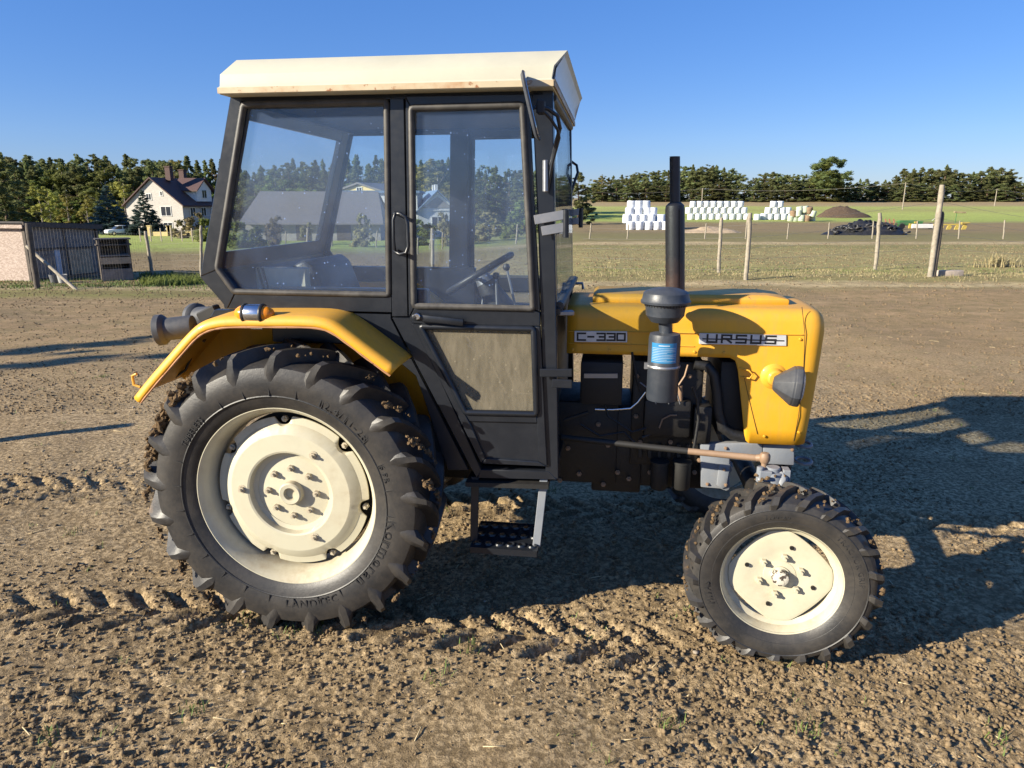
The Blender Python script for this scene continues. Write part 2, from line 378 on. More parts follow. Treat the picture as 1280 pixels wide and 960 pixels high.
def leafmat(name, c1, c2, c3=None, scale=.45):
    m, nt, b = nmat(name); o = objc(nt); lk = nt.links
    oi = nt.nodes.new('ShaderNodeObjectInfo')
    n1 = noise(nt, scale, 3, .6, o); n2 = noise(nt, scale * 7, 2, .6, o)
    v = mix(nt, ramp(nt, [(.32, 0.0), (.68, 1.0)], n1).outputs[0], c1, c2)
    v = mix(nt, math_(nt, 'MULTIPLY', n2, .5), v, tuple(x * 1.7 for x in (c3 or c2)))
    h = N(nt, 'ShaderNodeHueSaturation'); lk.new(v, h.inputs['Color'])
    lk.new(math_(nt, 'ADD', math_(nt, 'MULTIPLY', oi.outputs['Random'], .7), .65), h.inputs['Value'])
    lk.new(math_(nt, 'ADD', math_(nt, 'MULTIPLY', oi.outputs['Random'], .05), .475), h.inputs['Hue'])
    lk.new(h.outputs[0], b.inputs['Base Color']); b.inputs['Roughness'].default_value = .75; b.inputs['Specular IOR Level'].default_value = .2
    tl = N(nt, 'ShaderNodeBsdfTranslucent'); lk.new(h.outputs[0], tl.inputs[0]); ms = N(nt, 'ShaderNodeMixShader'); ms.inputs[0].default_value = .42; lk.new(b.outputs[0], ms.inputs[1]); lk.new(tl.outputs[0], ms.inputs[2]); lk.new(ms.outputs[0], nt.nodes['Material Output'].inputs[0])
    return m
M['pine'] = leafmat('pine_needles', (.088, .108, .044), (.165, .175, .068))
M['bigpine'] = leafmat('big_pine_needles', (.050, .066, .024), (.10, .115, .042))
M['spruce'] = leafmat('blue_spruce_needles', (.045, .072, .066), (.085, .125, .115))
M['birch'] = leafmat('yellowing_leaves', (.16, .175, .045), (.30, .28, .07))
M['leafy'] = leafmat('green_leaves', (.075, .11, .028), (.15, .17, .045))
M['drybush'] = leafmat('dull_bush', (.10, .10, .045), (.20, .17, .08))
M['bark'] = plain('pine_bark', (.12, .075, .05), .9, .4, 6, 0, .6, .03)
M['barkpale'] = plain('pale_bark', (.30, .26, .22), .9, .4, 6, 0, .5, .03)
M['wood'] = plain('weathered_wood', (.27, .235, .18), .85, .35, 9, 0, .5, .01)
M['wooddark'] = plain('dark_wood', (.085, .07, .058), .9, .4, 9, 0, .5, .01)
M['wire'] = plain('galvanised_wire', (.22, .20, .18), .5, .3, 9, .3, 0)
M['concrete'] = plain('concrete', (.40, .33, .27), .9, .25, 12, 0, .4)
# ================================================================== GROUND
def grow(start, first, ratio, lim):
    out = [start]; d = first
    while abs(out[-1]) < lim: out.append(out[-1] + d); d *= ratio
    return out
xs = list(np.arange(-3.3, 3.9, .0095))
xs = [-v for v in grow(3.3, .0095, 1.028, 700)[1:]][::-1] + xs + grow(xs[-1], .0095, 1.028, 700)[1:]
ys = [1.4]
while ys[-1] < 22: ys.append(ys[-1] * 1.0048)
while ys[-1] < 800: ys.append(ys[-1] * 1.02)
ys = [-60, -30, -12, -5, -2, 0, .6, 1.0, 1.25] + ys
xs = np.array(xs); ys = np.array(ys)
GXX, GYY = np.meshgrid(xs, ys)
def clodmask(x, y):
    return np.clip((fbm(x * .9 + 5, y * .9, 4, 40) - .44) * 6, 0, 1)
def detail(x, y):
    near = np.clip((13 - np.hypot(x, y)) / 8, 0, 1); nx = np.clip((6 - np.abs(x)) / 2, 0, 1); near = near * nx
    z = (fbm(x * .6, y * .6, 3, 3) - .5) * .10
    cm = clodmask(x, y)
    z = z + (fbm(x * 3, y * 3, 3, 9) - .5) * .022 * near + (fbm(x * 48, y * 48, 2, 29) - .5) * .009 * near * (.4 + cm)
    f1 = fbm(x * 30, y * 30, 3, 17)
    z = z + np.clip(f1 - .52, 0, 1) * .032 * near * (.25 + cm)
    z = z - np.clip(.36 - fbm(x * 16, y * 16, 3, 77), 0, 1) * .035 * near * (.2 + cm)
    # wheel tracks: chevrons pressed by the rear tyres along the tractor's axis
    lx = (x - ROOT[0]) * EX[0] + (y - ROOT[1]) * EX[1]; ly = (x - ROOT[0]) * EY[0] + (y - ROOT[1]) * EY[1]
    for yc, amp, off in ((-.70, .034, 0), (.66, .028, .05)):
        w = ly - yc - .11 * np.minimum(lx, 0) + .02 * np.sin(lx * .8 + yc)
        inside = np.clip((.185 - np.abs(w)) / .03, 0, 1)
        ph = (lx + off + np.abs(w) * 1.0 + np.where(w > 0, .093, 0)) / .186
        pr = np.abs((ph % 1) - .5) * 2
        pit = np.clip((.55 - pr) / .28, 0, 1)
        fade = np.where(lx > 0, .55, .25) + np.where(lx > 0, .45, .75) * np.clip((fbm(lx * 2.2, ly * 5 + yc * 7, 3, 55) - .3) * 2.6, 0, 1)
        rng = np.clip((7.5 - np.abs(lx + 1)) / 2, 0, 1)
        if yc == -.70: rng = rng * np.clip((1.9 - lx) / .5, 0, 1) 
        z = z + inside * fade * rng * amp * ((1 - pit) * .5 - pit * .75)
        z = z + np.clip(1 - np.abs(np.abs(w) - .21) / .05, 0, 1) * amp * .22 * fade * rng
    fl = np.clip(1 - np.hypot((lx - 2.0) / .45, (ly + .7) / .35), 0, 1)
    return z * (1 - .5 * np.clip(fl * 2, 0, 1)) - .004
def groundz(x, y): return terrain(x, y) + detail(np.asarray(x, float), np.asarray(y, float))
GZ = groundz(GXX, GYY)
nr, nc = GXX.shape
me = bpy.data.meshes.new('ground'); me.vertices.add(nr * nc)
me.vertices.foreach_set('co', np.stack([GXX, GYY, GZ], -1).astype(np.float32).ravel())
idx = np.arange(nr * nc).reshape(nr, nc)
quads = np.stack([idx[:-1, :-1], idx[:-1, 1:], idx[1:, 1:], idx[1:, :-1]], -1).reshape(-1, 4)
nq = len(quads); me.loops.add(nq * 4); me.polygons.add(nq)
me.loops.foreach_set('vertex_index', quads.ravel().astype(np.int32))
me.polygons.foreach_set('loop_start', (np.arange(nq) * 4).astype(np.int32)); me.polygons.foreach_set('loop_total', np.full(nq, 4, np.int32))
me.polygons.foreach_set('use_smooth', np.ones(nq, bool)); me.update(); me.validate()
tag(link('ground', me, M['ground']), kind='structure')

def mass(name, tmpl_v, tmpl_f, pos, scl, mat, kind='stuff', jit=.3, tilt=True):
    """many small uncountable bits as one mesh"""
    n = len(pos); k = len(tmpl_v); tv = np.asarray(tmpl_v, float)
    v = np.repeat(tv[None], n, 0) * (1 + RNG.uniform(-jit, jit, (n, k, 1)))
    a = RNG.uniform(0, 6.283, n); c, s = np.cos(a), np.sin(a)
    sq = np.asarray(scl, float)
    if sq.ndim == 1: sq = np.stack([sq, sq * RNG.uniform(.55, 1.1, n), sq * RNG.uniform(.4, .9, n)], -1)
    v = v * sq[:, None, :]
    x = v[..., 0] * c[:, None] - v[..., 1] * s[:, None]; y = v[..., 0] * s[:, None] + v[..., 1] * c[:, None]
    v = np.stack([x, y, v[..., 2]], -1) + np.asarray(pos)[:, None, :]
    fl = np.asarray(tmpl_f); ns = fl.shape[1]
    f = (fl[None] + (np.arange(n) * k)[:, None, None]).reshape(-1, ns)
    me = bpy.data.meshes.new(name); me.vertices.add(n * k); me.vertices.foreach_set('co', v.astype(np.float32).ravel())
    me.loops.add(f.size); me.polygons.add(len(f)); me.loops.foreach_set('vertex_index', f.ravel().astype(np.int32))
    me.polygons.foreach_set('loop_start', (np.arange(len(f)) * ns).astype(np.int32)); me.polygons.foreach_set('loop_total', np.full(len(f), ns, np.int32))
    me.update()
    return tag(link(name, me, mat), kind=kind)
_b = bmesh.new(); bmesh.ops.create_icosphere(_b, subdivisions=1, radius=1)
ICO_V = [tuple(v.co) for v in _b.verts]; ICO_F = [tuple(v.index for v in f.verts) for f in _b.faces]; _b.free()

# loose clods, thick where the soil was churned
n = 330000
y = 1.5 + 8.5 * RNG.random(n) ** 1.7; x = (RNG.random(n) * 2 - 1) * (1.3 + y * .72)
lx = (x - ROOT[0]) * EX[0] + (y - ROOT[1]) * EX[1]; ly = (x - ROOT[0]) * EY[0] + (y - ROOT[1]) * EY[1]
trk = np.clip(1 - np.abs(ly + .75) / .55, 0, 1) * .5
keep = RNG.random(n) < np.clip(clodmask(x, y) * .5 + trk + .04, 0, 1)
x, y = x[keep], y[keep]
r = .0020 + .0115 * RNG.random(len(x)) ** 6
mass('soil_clods', ICO_V, ICO_F, np.stack([x, y, groundz(x, y) + r * .25], -1), r, M['clod'], jit=.42)
n = 44000
y = 6 + 42 * RNG.random(n) ** 1.4; x = (RNG.random(n) * 2 - 1) * (1.5 + y * .74); r = .006 + .022 * RNG.random(n) ** 3 * (y / 16).clip(.5, 1.6)
mass('field_clods', ICO_V, ICO_F, np.stack([x, y, groundz(x, y) + r * .2], -1), r, M['clod'], jit=.42)
n = 150
y = 1.6 + 12 * RNG.random(n) ** 1.6; x = (RNG.random(n) * 2 - 1) * (1.3 + y * .72); r = .004 + .012 * RNG.random(n) ** 3
mass('scattered_pebbles', ICO_V, ICO_F, np.stack([x, y, groundz(x, y) + r * .3], -1), r, M['stone'])
n = 420
y = 1.6 + 9 * RNG.random(n) ** 1.5; x = (RNG.random(n) * 2 - 1) * (1.3 + y * .72)
l = .01 + .05 * RNG.random(n) ** 2
mass('straw_bits', [(-1, -1, -1), (1, -1, -1), (1, 1, -1), (-1, 1, -1), (-1, -1, 1), (1, -1, 1), (1, 1, 1), (-1, 1, 1)], [(0, 3, 2, 1), (4, 5, 6, 7), (0, 1, 5, 4), (1, 2, 6, 5), (2, 3, 7, 6), (3, 0, 4, 7)],
     np.stack([x, y, groundz(x, y) + .004], -1), np.stack([l, np.full(n, .0016), np.full(n, .0014)], -1), M['straw'], jit=.1)
# grass: bent blades in tufts
def blades(name, cx, cy, spread, count, hgt, mat, wid=.0025):
    cx = np.repeat(cx, count); cy = np.repeat(cy, count); n = len(cx)
    sp_ = np.repeat(np.broadcast_to(np.asarray(spread, float), (n // count,)), count); hh = np.repeat(np.broadcast_to(np.asarray(hgt, float), (n // count,)), count)
    x = cx + RNG.normal(0, 1, n) * sp_; y = cy + RNG.normal(0, 1, n) * sp_; z = groundz(x, y) - .005
    h = hh * RNG.uniform(.35, 1, n); a = RNG.uniform(0, 6.283, n); le = RNG.uniform(.15, .9, n) * h
    w = wid * RNG.uniform(.7, 1.3, n) * (1 + hh * 2); dx, dy = np.cos(a), np.sin(a); px_, py_ = -dy * w, dx * w
    v = np.zeros((n, 5, 3))
    v[:, 0] = np.stack([x - px_, y - py_, z], -1); v[:, 1] = np.stack([x + px_, y + py_, z], -1)
    mx, my, mz = x + dx * le * .35, y + dy * le * .35, z + h * .6
    v[:, 2] = np.stack([mx + px_ * .8, my + py_ * .8, mz], -1); v[:, 3] = np.stack([mx - px_ * .8, my - py_ * .8, mz], -1)
    v[:, 4] = np.stack([x + dx * le, y + dy * le, z + h], -1)
    me = bpy.data.meshes.new(name); k = np.arange(n) * 5
    f = [t for i in k for t in ((i, i + 1, i + 2, i + 3), (i + 3, i + 2, i + 4))]
    me.from_pydata(v.reshape(-1, 3).tolist(), [], f); me.update()
    return tag(link(name, me, mat), kind='stuff')
n = 1500; y = 18 + 26 * RNG.random(n); x = (RNG.random(n) * .72 + .03) * y
blades('pasture_grass', x, y, .09, 8, RNG.uniform(.02, .07, n), M['drygrass'], .006)
n = 230; y = 1.7 + 9 * RNG.random(n) ** 1.1; x = (RNG.random(n) * 2 - 1) * (1.2 + y * .72)
blades('grass_sprouts', x, y, .018, 7, .035, M['grass'], .0016)
tx, ty = [], []
for px, py in ((322, 740), (305, 775), (398, 785), (585, 812), (362, 788), (545, 850), (835, 905), (1010, 905), (60, 930), (240, 890), (870, 770), (1245, 920), (690, 610), (130, 470), (90, 665)):
    q = G(px, py); tx.append(q[0]); ty.append(q[1])
blades('grass_tufts', np.array(tx), np.array(ty), .028, 26, .05, M['grass'], .0018)
q = G(885, 745); blades('lone_grass_stalks', np.array([q[0]]), np.array([q[1]]), .012, 4, .13, M['grass'], .0018)
# rough grass along the fence lines and the green weeds by the shed
n = 700; px = RNG.uniform(735, 1290, n); py = RNG.normal(343, 4, n); q = np.array([G(a, b) for a, b in zip(px, py)])
blades('fence_line_grass', q[:, 0], q[:, 1], .10, 9, RNG.uniform(.03, .10, n), M['drygrass'], .004)
n = 300; px = RNG.uniform(735, 1290, n); py = RNG.normal(338, 3, n); q = np.array([G(a, b) for a, b in zip(px, py)])
blades('green_verge_grass', q[:, 0], q[:, 1], .12, 9, RNG.uniform(.03, .09, n), M['grass'], .004)
n = 900; px = RNG.uniform(0, 300, n); py = RNG.normal(354, 4, n); q = np.array([G(a, b) for a, b in zip(px, py)])
blades('shed_verge_grass', q[:, 0], q[:, 1], .12, 9, RNG.uniform(.04, .12, n), M['grass'], .006)
px = np.array([1240, 1246, 1252, 1262, 1222, 1275]); q = np.array([G(a, 333) for a in px])
blades('tall_dry_grass', q[:, 0], q[:, 1], .10, 40, np.array([.5, .55, .5, .4, .3, .3]), M['drygrass'], .006)
n = 160; px = RNG.uniform(180, 252, n); py = RNG.uniform(345, 357, n); q = np.array([G(a, b) for a, b in zip(px, py)])
blades('green_weeds', q[:, 0], q[:, 1], .10, 22, RNG.uniform(.10, .32, n), M['leafy'], .013)

# ================================================================== TRACTOR
T = empty('tractor', (ROOT[0], ROOT[1], 0), -YAW, label='old yellow farm tractor with black glazed cab and cream wheels on bare soil', cat='tractor')

# ---------- wheels
def wpos(t, u, r): return (r * math.sin(t), u, r * math.cos(t))
def tyre_mesh(name, prof, lug, nl, mat, flat=None, n=96):
    mb = MB(); mb.lathe(prof, axis='Y', n=n, caps=False, closed=True)
    for side in (-1, 1):
        for i in range(nl):
            t0 = 2 * math.pi * (i + (.5 if side > 0 else 0)) / nl + random.uniform(-.006, .006)
            vs = []
            for (ub, rb, ut, rt, sh, wb, wt) in lug:
                a = t0 + R(sh); hb, ht = wb / rb / 2, wt / rt / 2
                wob = random.uniform(-.002, .002)
                vs += [wpos(a - hb, -side * -ub, rb), wpos(a - ht, -side * -ut, rt + wob), wpos(a + ht, -side * -ut, rt + wob), wpos(a + hb, -side * -ub, rb)]
            k = len(lug); fs = [(0, 1, 2, 3), tuple(4 * k - 4 + j for j in (3, 2, 1, 0))]
            for j in range(k - 1):
                a = 4 * j; b = a + 4
                fs += [(a, b, b + 1, a + 1), (a + 1, b + 1, b + 2, a + 2), (a + 2, b + 2, b + 3, a + 3)]
            mb.add(vs, fs)
    if flat: mb.v = [(x, y * (1 + max(0, -(z - flat)) * 1.2), max(z, flat - (flat - z) * .12) if z < flat else z) for x, y, z in mb.v]
    me = mb.mesh(name, smooth=24); me.materials.append(mat); return me
def arc_text(txt, size, r, ang, u, parent, flip=False, depth=.0025):
    """raised lettering round the sidewall (as seen from outside); ang clockwise from the top"""
    cu = bpy.data.curves.new('t', 'FONT'); cu.body = txt; cu.size = size; cu.align_x = 'CENTER'; cu.extrude = depth * .6; cu.resolution_u = 2; cu.space_character = 1.15
    ob = bpy.data.objects.new('t', cu); COL.objects.link(ob); dg = bpy.context.evaluated_depsgraph_get(); dg.update()
    me = bpy.data.meshes.new_from_object(ob.evaluated_get(dg)); bpy.data.objects.remove(ob)
    for v in me.vertices:
        x, y_, d = v.co
        if flip: a = R(ang) - x / r; rr = r - (y_ - size * .35)
        else: a = R(ang) + x / r; rr = r + (y_ - size * .35)
        p = wpos(a, u - d * 1.0, rr); v.co = p
    return link('tyre_lettering', me, M['emboss'], parent)

def bolt_mb(mb, p, r, l, n=6):
    mb.cyl((p[0], p[1], p[2]), (p[0], p[1] - l * .55, p[2]), r, n=n); mb.cyl((p[0], p[1] - l * .5, p[2]), (p[0], p[1] - l, p[2]), r * .55, r * .45, 10)

WR = .607; RY = -.675
rprof = [(.385, -.118), (.395, -.130), (.42, -.143), (.46, -.157), (.50, -.163), (.535, -.160), (.565, -.150), (.580, -.125), (.588, -.08), (.592, 0), (.588, .08), (.580, .125), (.565, .150), (.535, .160), (.46, .157), (.40, .135), (.385, .118), (.392, .09), (.392, -.09)]
rlug = [(-.160, .500, -.1615, .502, -1.2, .012, .006), (-.156, .535, -.163, .541, -.8, .058, .030), (-.145, .562, -.162, .585, .0, .080, .026), (-.128, .574, -.157, .618, 1.0, .084, .022), (-.105, .580, -.138, .634, 2.6, .080, .026), (-.075, .584, -.085, .637, 6.3, .074, .030), (-.040, .587, -.042, .638, 10.6, .070, .033), (0, .588, 0, .638, 15, .068, .034), (.022, .588, .018, .634, 17, .060, .030)]
tm_r = tyre_mesh('rear_tyre', rprof, rlug, 21, M['tyre_rear'])
W = link('rear_wheel', MB().lathe([(.0, -.066), (.026, -.066), (.028, -.086), (.044, -.088), (.050, -.083), (.052, -.056), (.118, -.052), (.165, -.047), (.165, .05), (0, .05)], axis='Y', n=48).mesh('rear_wheel'), M['cream'], T, (0, RY, WR))
W.rotation_euler = (0, R(9), 0)
link('tyre', tm_r, M['tyre_rear'], W)
MB().lathe([(.402, -.130), (.406, -.126), (.404, -.118), (.392, -.112), (.386, -.085), (.380, .07), (.388, .11), (.40, .125), (.392, .125), (.376, .11), (.356, .075), (.350, -.030), (.360, -.070), (.374, -.108), (.384, -.120), (.392, -.130)], axis='Y', n=96, closed=True, caps=False).build('rim', M['cream'], W)
# wheel disc with notches at the rim clamps
notch = [102, 51, -1, -52, -103, 206, 154]
def disc_r(a):
    r = .336
    for nn in notch:
        d = abs((math.degrees(a) - nn + 180) % 360 - 180)
        w = math.radians(d) * .336
        if w < .037: r = min(r, .336 - math.sqrt(max(0, .037 ** 2 - w * w)) * 1.0)
    return r
def disc_mesh():
    n = 360; prof = [(None, -.050), (.306, -.057), (.300, -.062), (.272, -.078), (.264, -.081), (.192, -.084), (.184, -.081), (.179, -.054), (.160, -.050)]
    back = [(.160, -.040), (.27, -.062), (None, -.043)]
    mb = MB(); vs = []; m = len(prof) + len(back)
    for k in range(n):
        a = 2 * math.pi * k / n; rr = disc_r(a)
        for r, u in prof + back:
            q = rr if r is None else min(r, rr - .004)
            vs.append((q * math.cos(a), u, q * math.sin(a)))
    fs = []
    for k in range(n):
        a, b = k * m, ((k + 1) % n) * m
        for i in range(m): fs.append((a + i, a + (i + 1) % m, b + (i + 1) % m, b + i))
    mb.add(vs, fs); return mb
disc_mesh().build('wheel_disc', M['cream'], W, smooth=18)
MB().lathe([(.0, .02), (.34, .02), (.34, .03), (0, .03)], axis='Y', n=48).build('brake_backplate', M['engine'], W)
for k in range(8):
    a = R(8 + 45 * k); mb = MB(); bolt_mb(mb, (.108 * math.cos(a), -.052, .108 * math.sin(a)), .0145, .030); mb.build('wheel_bolt', M['bolt'], W)
for ang in (66, 186, 306):
    a = R(ang); mb = MB(); mb.lathe([(0, -.086), (.019, -.085), (.019, -.078)], o=(.215 * math.cos(a), 0, .215 * math.sin(a)), axis='Y', n=16); bolt_mb(mb, (.215 * math.cos(a), -.082, .215 * math.sin(a)), .013, .026); mb.build('disc_bolt', M['bolt'], W)
for nn in notch:
    a = R(nn); mb = MB(); bolt_mb(mb, (.322 * math.cos(a), -.03, .322 * math.sin(a)), .014, .026); mb.build('rim_clamp', M['bolt'], W)
arc_text('Kormoran', .074, .475, 118 - 9, -.1605, W, False)
arc_text('12.4/11-28', .05, .475, 38 - 9, -.1605, W)
arc_text('LANDTEC', .05, .475, 168 - 9, -.1605, W, True)
arc_text('TUBELESS', .032, .47, -52 - 9, -.1605, W)
arc_text('6 PR', .036, .47, 72 - 9, -.1605, W)
mb = MB()                                                              # raised ribs on the sidewall
for k in range(26):
    a = 2 * math.pi * k / 26 + .05
    mb.bar(wpos(a, -.1585, .452), wpos(a, -.159, .518), .003, .005, up=(0, 1, 0))
mb.lathe([(.445, -.1545), (.449, -.1575), (.453, -.1555)], axis='Y', n=96, caps=False)
mb.build('sidewall_rib', M['emboss'], W)
mb = MB()                                                              # soil caked on the lugs of the near half of the tread
def lug_at(i, n, lug, s_, half):
    t0 = 2 * math.pi * (i + half) / n; q = s_ * (len(lug) - 1); j = min(int(q), len(lug) - 2); f_ = q - j
    A_, B_ = lug[j], lug[j + 1]; m_ = lambda k_: A_[k_] + (B_[k_] - A_[k_]) * f_
    return t0 + R(m_(4)), m_(2), m_(3)
for i in range(21):
    lo, hi = random.choice(((.45, .62), (.42, .95), (.5, .8), (.42, .55)))
    for k in range(random.choice((5, 16, 36))):
        s_ = random.uniform(lo, hi); t, u, r_ = lug_at(i, 21, rlug, s_, 0)
        p = wpos(t + random.uniform(-.026, .026), u + random.uniform(-.012, .012), r_ - random.uniform(.003, .009)); mb.blob(p, random.uniform(.004, .0115), .6)
for t, nb in ((-62, 110), (-50, 120), (-74, 80), (-38, 60)):
    for k in range(nb):
        tt = R(t - 9 + random.gauss(0, 3.2)); p = wpos(tt, random.uniform(-.15, -.02), random.uniform(.592, .634)); mb.blob(p, random.uniform(.006, .016), .6)
tag(mb.build('caked_soil', M['mud'], W, smooth=0), kind='stuff')
W2 = copy_tree(W, T); W2.location = (0, .675, WR); W2.scale = (1, -1, 1)

# front wheels
FX, FY, FZ = 2.037, -.685, .350
fprof = [(.228, -.062), (.236, -.070), (.262, -.082), (.292, -.090), (.318, -.088), (.338, -.078), (.350, -.06), (.357, -.03), (.359, 0), (.357, .03), (.350, .06), (.338, .078), (.318, .088), (.292, .090), (.25, .078), (.228, .062), (.230, .04), (.230, -.04)]
flug = [(-.089, .315, -.091, .318, -2, .030, .018), (-.083, .330, -.096, .340, -1, .040, .026), (-.070, .345, -.086, .368, 1, .042, .024), (-.04, .355, -.045, .379, 5, .036, .022), (0, .358, 0, .382, 10.5, .034, .022), (.012, .358, .01, .380, 12, .03, .018)]
tm_f = tyre_mesh('front_tyre', fprof, flug, 21, M['tyre_front'], flat=-.338)
FWH = link('front_wheel', MB().lathe([(0, -.020), (.040, -.018), (.041, -.012), (.062, -.010), (.066, -.004), (.066, .03), (0, .03)], axis='Y', n=40).mesh('front_wheel'), M['cream'], T, (FX, FY, FZ))
FWH.rotation_euler = (0, 0, -R(6))
link('tyre', tm_f, M['tyre_front'], FWH)
M['capm'] = paint('peeling_hub_cap', (.62, .58, .48), .45, chips=(.06, .045, .035), chipamt=.17, scale=16)
MB().lathe([(0, -.050), (.020, -.050), (.031, -.045), (.034, -.036), (.035, -.016), (0, -.016)], axis='Y', n=32).build('hub_cap', M['capm'], FWH)
MB().lathe([(.243, -.068), (.245, -.064), (.240, -.058), (.231, -.056), (.224, -.030), (.208, -.018), (.203, .02), (.224, .055), (.24, .066), (.232, .066), (.215, .052), (.196, .02), (.196, -.014), (.215, -.026), (.222, -.054), (.232, -.067)], axis='Y', n=96, closed=True, caps=False).build('rim', M['cream'], FWH)
def fdisc():
    n = 144; mb = MB(); vs = []
    prof = [(1, -.020), (.93, -.024), (.55, -.010), (.33, -.008), (.30, -.008)]; back = [(.30, .0), (.9, -.012), (1, -.010)]; m = 8
    for k in range(n):
        a = 2 * math.pi * k / n; rr = 1.0
        q = a - R(4); rr = min(.198, .214 * (abs(math.cos(q)) ** 1.3 + abs(math.sin(q)) ** 1.3) ** (-1 / 1.3)) / .203
        for r, u in prof + back: vs.append((.203 * rr * r * math.cos(a), u, .203 * rr * r * math.sin(a)))
    fs = [(k * m + i, k * m + (i + 1) % m, ((k + 1) % n) * m + (i + 1) % m, ((k + 1) % n) * m + i) for k in range(n) for i in range(m)]
    return mb.add(vs, fs)
fdisc().build('wheel_disc', M['cream'], FWH, smooth=30)
for k in range(6):
    a = R(22 + 60 * k); mb = MB(); bolt_mb(mb, (.083 * math.cos(a), -.010, .083 * math.sin(a)), .0145, .030); mb.build('wheel_bolt', M['cream'], FWH)
for ang, rr in ((75, .133), (165, .133), (255, .133), (345, .133)):
    a = R(ang); MB().lathe([(0, -.0235), (.0085, -.0235), (.0085, -.015), (0, -.015)], o=(rr * math.cos(a), 0, rr * math.sin(a)), axis='Y', n=14).build('disc_hole', M['engine'], FWH)
arc_text('TRACTOR GRIP', .030, .290, 62, -.0885, FWH)
arc_text('MITAS', .034, .288, -105, -.0885, FWH)
arc_text('7.50-20', .028, .290, -8, -.0885, FWH)
MB().lathe([(.262, -.080), (.265, -.0835), (.268, -.0825)], axis='Y', n=96, caps=False).lathe([(.312, -.0885), (.315, -.0915), (.318, -.0888)], axis='Y', n=96, caps=False).build('sidewall_rib', M['emboss'], FWH)
mb = MB()
for i in range(21):
    for k in range(random.choice((6, 12, 20))):
        t, u, r_ = lug_at(i, 21, flug, random.uniform(.35, .9), .0)
        p = wpos(t + random.uniform(-.025, .025), u, r_ - random.uniform(.002, .007)); mb.blob(p, random.uniform(.004, .009), .55)
tag(mb.build('caked_soil', M['mud'], FWH, smooth=0), kind='stuff')
F2 = copy_tree(FWH, T); F2.location = (FX - .03, -FY, FZ); F2.scale = (1, -1, 1)

# ---------- fenders (top strip, outer lip, inner wall)
M['wornedge'] = paint('worn_fender_edge', (.42, .21, .10), .7, dust=(.30, .16, .09), dustamt=.8, chips=(.12, .05, .03), chipamt=.06, scale=30)
def fender(sgn, name='fender'):
    Yo, Yi = -.80, -.44
    edge = [(172, 502), (186, 484), (212, 454), (238, 424), (248, 415), (260, 409), (280, 405), (330, 405), (392, 405), (412, 410), (430, 422), (460, 445), (490, 467)]
    P_ = [Vector((XZ(a, b, Yo)[0], 0, XZ(a, b, Yo)[1])) for a, b in edge]
    # smooth
    pts = []
    for i in range(len(P_) - 1):
        for k in range(4): pts.append(P_[i].lerp(P_[i + 1], k / 4))
    pts.append(P_[-1])
    for _ in range(3): pts = [pts[0]] + [(pts[i - 1] + pts[i] * 2 + pts[i + 1]) / 4 for i in range(1, len(pts) - 1)] + [pts[-1]]
    ctr = Vector((0, 0, WR)); mb = MB(); rows = []
    for p in pts:
        d = (p - ctr).normalized()
        sec = [(Yo + .004, -.012), (Yo, 0.0), (Yo + .004, .016), (Yo + .014, .026), (Yo + .03, .030), (-.62, .034), (Yi, .034)]
        rows.append([(p.x + d.x * h, y_, p.z + d.z * h) for y_, h in sec])
    k = len(rows[0]); vs = [v for r_ in rows for v in r_]
    mb.add(vs, [(i * k + j, i * k + j + 1, (i + 1) * k + j + 1, (i + 1) * k + j) for i in range(len(rows) - 1) for j in range(k - 1)])
    # inner wall
    vs = []; m = len(pts)
    for i, p in enumerate(pts):
        d = (p - ctr).normalized(); a = p + d * .034; b_ = ctr + d * .34
        t = i / (m - 1)
        if t < .25: b_ = a.lerp(b_, .15 + t * 3.4)
        if t > .97: b_ = a + Vector((.02, 0, -.32))
        vs += [(a.x, Yi, a.z), (b_.x, Yi, b_.z)]
    q = L(540, 530, -.46); vs += [(q[0] - .03, Yi, L(520, 455, -.46)[2]), (q[0], Yi, q[2])]; m += 1
    mb.add(vs, [(2 * i, 2 * i + 1, 2 * i + 3, 2 * i + 2) for i in range(m - 1)])
    # front flange turning down ahead of the tyre
    mb.v = [(x, y_ * (1 if sgn < 0 else -1), z) for x, y_, z in mb.v]
    o = mb.build(name, M['yellow'], T, merge=.0005, recalc=True, smooth=40)
    s = o.modifiers.new('s', 'SOLIDIFY'); s.thickness = .004; s.offset = 0
    ed = []
    for i, p in enumerate(pts):
        d = (p - ctr).normalized(); ed.append((p.x - d.x * .0135, sgn * -(Yo + .0035), p.z - d.z * .0135))
    MB().tube(ed, [.003 + .0018 * abs(math.sin(i * .9)) for i in range(len(ed))], 6).build('worn_edge', M['wornedge'], o)
    return o
FEN = fender(-1)
fender(1)
# bits on the near fender
a = L(167, 478, -.62); mb = MB(); mb.tube([(a[0] + .03, -.62, a[2] - .02), (a[0], -.62, a[2] - .01), (a[0] - .002, -.62, a[2] + .03), (a[0] + .02, -.62, a[2] + .04)], .006, 8); mb.build('hook', M['yellow'], FEN)
mb = MB(); pts = [L(x_, y_, -.50) for x_, y_ in ((243, 418), (242, 440), (232, 462), (217, 473), (214, 460), (221, 450))]; mb.tube(pts, .006, 8); mb.build('cable', M['hose'], FEN)
